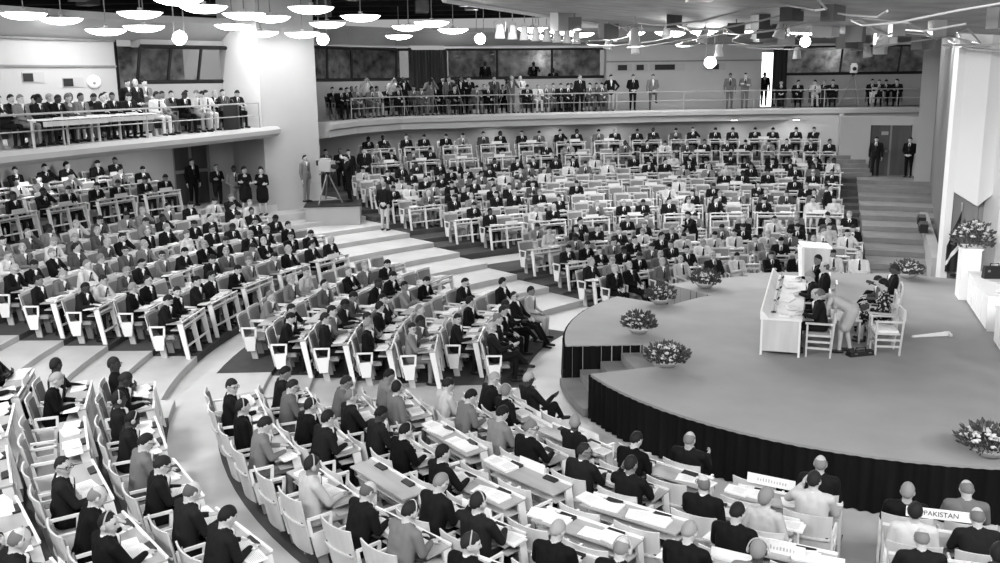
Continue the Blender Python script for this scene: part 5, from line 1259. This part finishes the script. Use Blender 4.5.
for k in range(8):
    q0 = V((4.5+k*1.15, 15+(k%3)*2, 8.0-.075*(4.5+k*1.15))); m = MB(); m.tube([q0+V((1.3*math.sin(j*.55+k), .95*j, -.06-.30*abs(math.sin(j*.7+k)))) for j in range(9)], .022, 5)
    tag(link('cable', m.mesh('cable', M['rail'])), 'pale cable looped close below the reflector above the stage, %s across' % ORD[k], 'cable', 'cables under the reflector')
BX = [(3.5+(k*3.1) % 9.5, 17+(k*2.3) % 10) for k in range(12)]; RK = ranks(BX)
for k in range(12):
    x, y = BX[k]; z = 8.22-.075*x-.5
    t = thing('ceiling_box', 'box hung under the reflector over the stage, %s across' % ORD[RK[k]], 'box', (x,y,z), k*.7, 'boxes under the reflector')
    m = MB(); m.box(-.22,.22,-.14,.14,0,.24+.1*(k%3)); link('housing', m.mesh('housing', M[('hood','duct','metal')[k%3]]), t); m = MB(); m.tube([(0,0,.2),(0,0,.62)], .02, 5); link('rod', m.mesh('rod', M['metal']), t)
for k in range(7):
    x = 3.2+k*1.3; m = MB(); m.tube([(x+1.1*math.sin(q*.5+k), 28+q*1.25, 7.9-.055*x-.25*math.sin(q/9*PI)*(1+.5*math.sin(k))) for q in range(10)], .018, 5)
    tag(link('cable', m.mesh('cable', M['metal'])), 'cable sagging under the reflector, %s across' % ORD[k], 'cable', 'cables under the reflector')
BX = [(-17+r.random()*21, 19+r.random()*22) for k in range(40)]; BX = [q for q in BX if q[0] <= -3+(q[1]-25)*.45]; RK = ranks(BX)
for k,(x,y) in enumerate(BX):
    w2 = .18+.3*r.random(); z = 8.55+r.random()*.6
    t = thing('ceiling_fixture', 'dark hanging box in the ceiling void, %s across from the side wall' % ORD[RK[k]], 'fixture', (x,y,z), r.random()*3, 'dark boxes in the ceiling void')
    m = MB(); m.box(-w2,w2,-w2*.6,w2*.6,0,.3+.5*r.random()); link('housing', m.mesh('housing', M['duct']), t); m = MB(); m.tube([(0,0,.3),(0,0,10-z)], .025, 5); link('hanger', m.mesh('hanger', M['duct']), t)
for k in range(8):
    q = V((.1,31.2,7.40)).lerp(V((3.0,37.0,7.40)), k/7); light('spot_and_fill_beam', 'SPOT', q, STAGE, .14, (7+.8*(k%4),16+1.2*k,.85), 62)
for k in range(14):
    x = 3.8+((k*2.7) % 11.5); y = 27+(k*3.9) % 13
    light('spot_and_fill_beam', 'SPOT', (x,y,7.05+.25*((k*7) % 3)-.03*x+.1), STAGE*.6, .14, (x*.8+1,y-6-(k%3)*4,.5), 90)
for k in range(8):  # extra beams without fixtures, added to brighten the far rows
    light('spot_and_fill_beam', 'SPOT', (.5+k*1.9,29+.6*(k%3),7.75-.05*k), STAGE*.9, .14, (1.5+k*1.9,39-(k%2)*6,1), 95)
# floodlights
FM_ = MB(); FM_.lathe([(.05,-.25),(.16,-.2),(.24,0),(.225,0),(.14,-.15)], 20); FM_ = FM_.mesh('housing', M['metal'], True); FF = MB(); FF.lathe([(.22,-.012),(.22,.0),(.01,.02)], 20); FF = FF.mesh('lamp_face', M['flood'])
def flood(loc, target, label, power, top):
    t = thing('floodlight', label, 'floodlight', loc); t.rotation_euler = (V(target)-V(loc)).to_track_quat('Z','Y').to_euler(); link('housing', FM_, t); link('lamp_face', FF, t)
    light('floodlight_beam', 'SPOT', V(loc)+(V(target)-V(loc)).normalized()*.1, power, .22, target, 100)
    m = MB(); m.tube([V((.15,0,0)),V((.15,0,top-loc[2]))], .02, 6); m.tube([V((-.15,0,0)),V((-.15,0,top-loc[2]))], .02, 6)
    h = link('hanger', m.mesh('hanger', M['rail']), t); h.matrix_parent_inverse = Matrix.Identity(4); q = t.rotation_euler.to_matrix().to_4x4().inverted(); h.matrix_local = q
flood((8.2,37.5,6.72), (4,12,1.5), 'round floodlight hanging alone before the far balcony on thin rods', 900, 7.9)
flood((-9.7,30.0,7.55), (2,15,1), 'floodlight glaring in front of the side booth window', 900, 10)
flood((-6.6,37.2,7.75), (2,15,1), 'floodlight glaring right of the white pier', 900, 10)
flood((-.7,41.0,7.85), (4,15,1), 'floodlight above the long booth window', 700, 10)
flood((13.3,42.2,7.6), (8,15,1), 'floodlight above the dark booth window', 700, 8.3)
flood((16.2,41.0,7.75), (8,15,1), 'floodlight at the far corner of the reflector', 500, 8.3)
light('white_wall_fill', 'SPOT', (2.5,8.0,7.3), 6000, .3, (13.2,25.2,4.2), 34)  # two added beams without fixtures brighten the white wall and stair wall
light('white_wall_fill', 'SPOT', (6.5,38.5,7.6), 700, .3, (16.5,37.5,3.5), 60)
# fixtureless area lights added out of frame to brighten near and side rows
for k,(x,y,z,tx,ty) in enumerate(((-7,1,9.2,-1,13),(0,0,9.2,3,13),(7,1,9.2,7,15),(14,4,9.0,9,16),(-13,6,9.2,-6,18),(-9,12,9.4,-6,24),(-3,14,9.4,-3,27))):
    light('added_fill_light', 'AREA', (x,y,z), NEAR*(1 if k < 4 else 1.5), 2.2, (tx,ty,0))
for k,loc in enumerate(((-2,45.2,7.3),(2.5,50.0,7.3),(18,51.6,7.2),(-10.5,37.5,7.2))): light('booth_light', 'POINT', loc, 25, .2)

# ------------------------------------------------------------------ text on the one readable plate, extra plates, misc
def plate(loc, rz, label, text=None, w=.62):
    m = MB(); m.hexa([(.0,-w/2,0),(.05,-w/2,0),(.05,w/2,0),(.0,w/2,0)], [(.02,-w/2,.12),(.03,-w/2,.12),(.03,w/2,.12),(.02,w/2,.12)])
    o = tag(link('name_plate', m.mesh('name_plate', M['paper']), None, loc, rz), label, 'name plate')
    if text:
        cu = bpy.data.curves.new('lettering', 'FONT'); cu.body = text; cu.size = .085; cu.align_x = 'CENTER'; cu.align_y = 'CENTER'; cu.extrude = .001; cu.materials.append(M['console'])
        tmp = bpy.data.objects.new('lettering_curve', cu); COL.objects.link(tmp); bpy.context.view_layer.update(); lm = bpy.data.meshes.new_from_object(tmp.evaluated_get(bpy.context.evaluated_depsgraph_get())); bpy.data.objects.remove(tmp)
        q = link('lettering', lm, o); q.matrix_local = Matrix.Translation((.007,0,.06)) @ Matrix.Rotation(-PI/2,4,'Z') @ Matrix.Rotation(math.radians(82),4,'X')
a = 251.9; p = V(pol(8.4,a,0)); off = V((-.33,-.02,.955)); off.rotate(Matrix.Rotation(facing(a),3,'Z'))
plate(p+off, facing(a), 'white name plate reading PAKISTAN between the two front seats', 'PAKISTAN', .78)
PLATES = [(231.5,10.02,.70,'white name plate hung low on a chair back amid the front block'),(208.4,8.51,.80,'white name plate upright beside the aisle, upper of two near the stage steps'),
 (211.6,8.62,.77,'white name plate upright beside the aisle, lower of two near the stage steps'),(241.7,10.36,.98,'large white name plate at the lower edge of the photo near the open floor'),(238.6,8.56,.96,'white name plate on the chair tops in front of the fair-haired woman')]
for k,(a,r_,z_,lab) in enumerate(PLATES):
    m = MB(); m.hexa([(.0,-.31,0),(.04,-.31,0),(.04,.31,0),(.0,.31,0)], [(.015,-.31,.13),(.025,-.31,.13),(.025,.31,.13),(.015,.31,.13)]); o = tag(link('name_plate', m.mesh('name_plate', M['paper']), None, pol(r_,a,z_), facing(a)), lab, 'name plate')
    m = MB(); q = random.Random(k)
    for j in range(11): h_ = .03+.02*q.random(); y_ = -.2+.036*j; m.add([(.0075-.004,y_,.045),(.0075-.004,y_+.018,.045),(.0125-.004,y_+.018,.045+h_),(.0125-.004,y_,.045+h_)], [(0,1,2,3)])
    link('faint_print', m.mesh('faint_print', M['ink']), o)
CROWD_V = np.vstack(CROWD['v']) if CROWD['v'] else np.zeros((0,3)); me = bpy.data.meshes.new('crowd'); me.from_pydata(CROWD_V.tolist(), [], CROWD['f'])
for i,tv in enumerate(TONE): me.materials.append(mat('crowd_tone_%d' % i, tv, .8))
me.polygons.foreach_set('material_index', CROWD['m']); me.polygons.foreach_set('use_smooth', [True]*len(me.polygons)); me.update()
tag(link('crowd', me), 'farther seated delegates massed in the distant rows', 'crowd', None, 'stuff')

# ------------------------------------------------------------------ world, camera, view
w = bpy.data.worlds.new('World'); SC.world = w; w.use_nodes = True
w.node_tree.nodes['Background'].inputs['Color'].default_value = (1,1,1,1); w.node_tree.nodes['Background'].inputs['Strength'].default_value = WORLD
F_ = 950.0; pitch = math.atan(202.5/F_); rl_ = math.radians(.75)
f = V((0,math.cos(pitch),-math.sin(pitch))); r0 = V((1,0,0)); u0 = V((0,math.sin(pitch),math.cos(pitch)))
Rr = r0*math.cos(rl_)-u0*math.sin(rl_); Uu = r0*math.sin(rl_)+u0*math.cos(rl_)
cd = bpy.data.cameras.new('camera'); cd.sensor_width = 36.0; cd.lens = 36.0*F_/1000.0; cd.clip_end = 300; co = bpy.data.objects.new('camera', cd); COL.objects.link(co)
mt = Matrix((Rr, Uu, -f)).transposed().to_4x4(); mt.translation = V((0,0,6.2)); co.matrix_world = mt; SC.camera = co
SC.view_settings.view_transform = 'Standard'; SC.view_settings.look = 'None'; SC.view_settings.gamma = 1.0; SC.view_settings.exposure = EXPOSURE
try: SC.view_settings.use_curve_mapping = False
except Exception: pass
SC.cycles.use_denoising = True; SC.cycles.max_bounces = 5; SC.cycles.diffuse_bounces = 3; SC.cycles.sample_clamp_indirect = 6.0
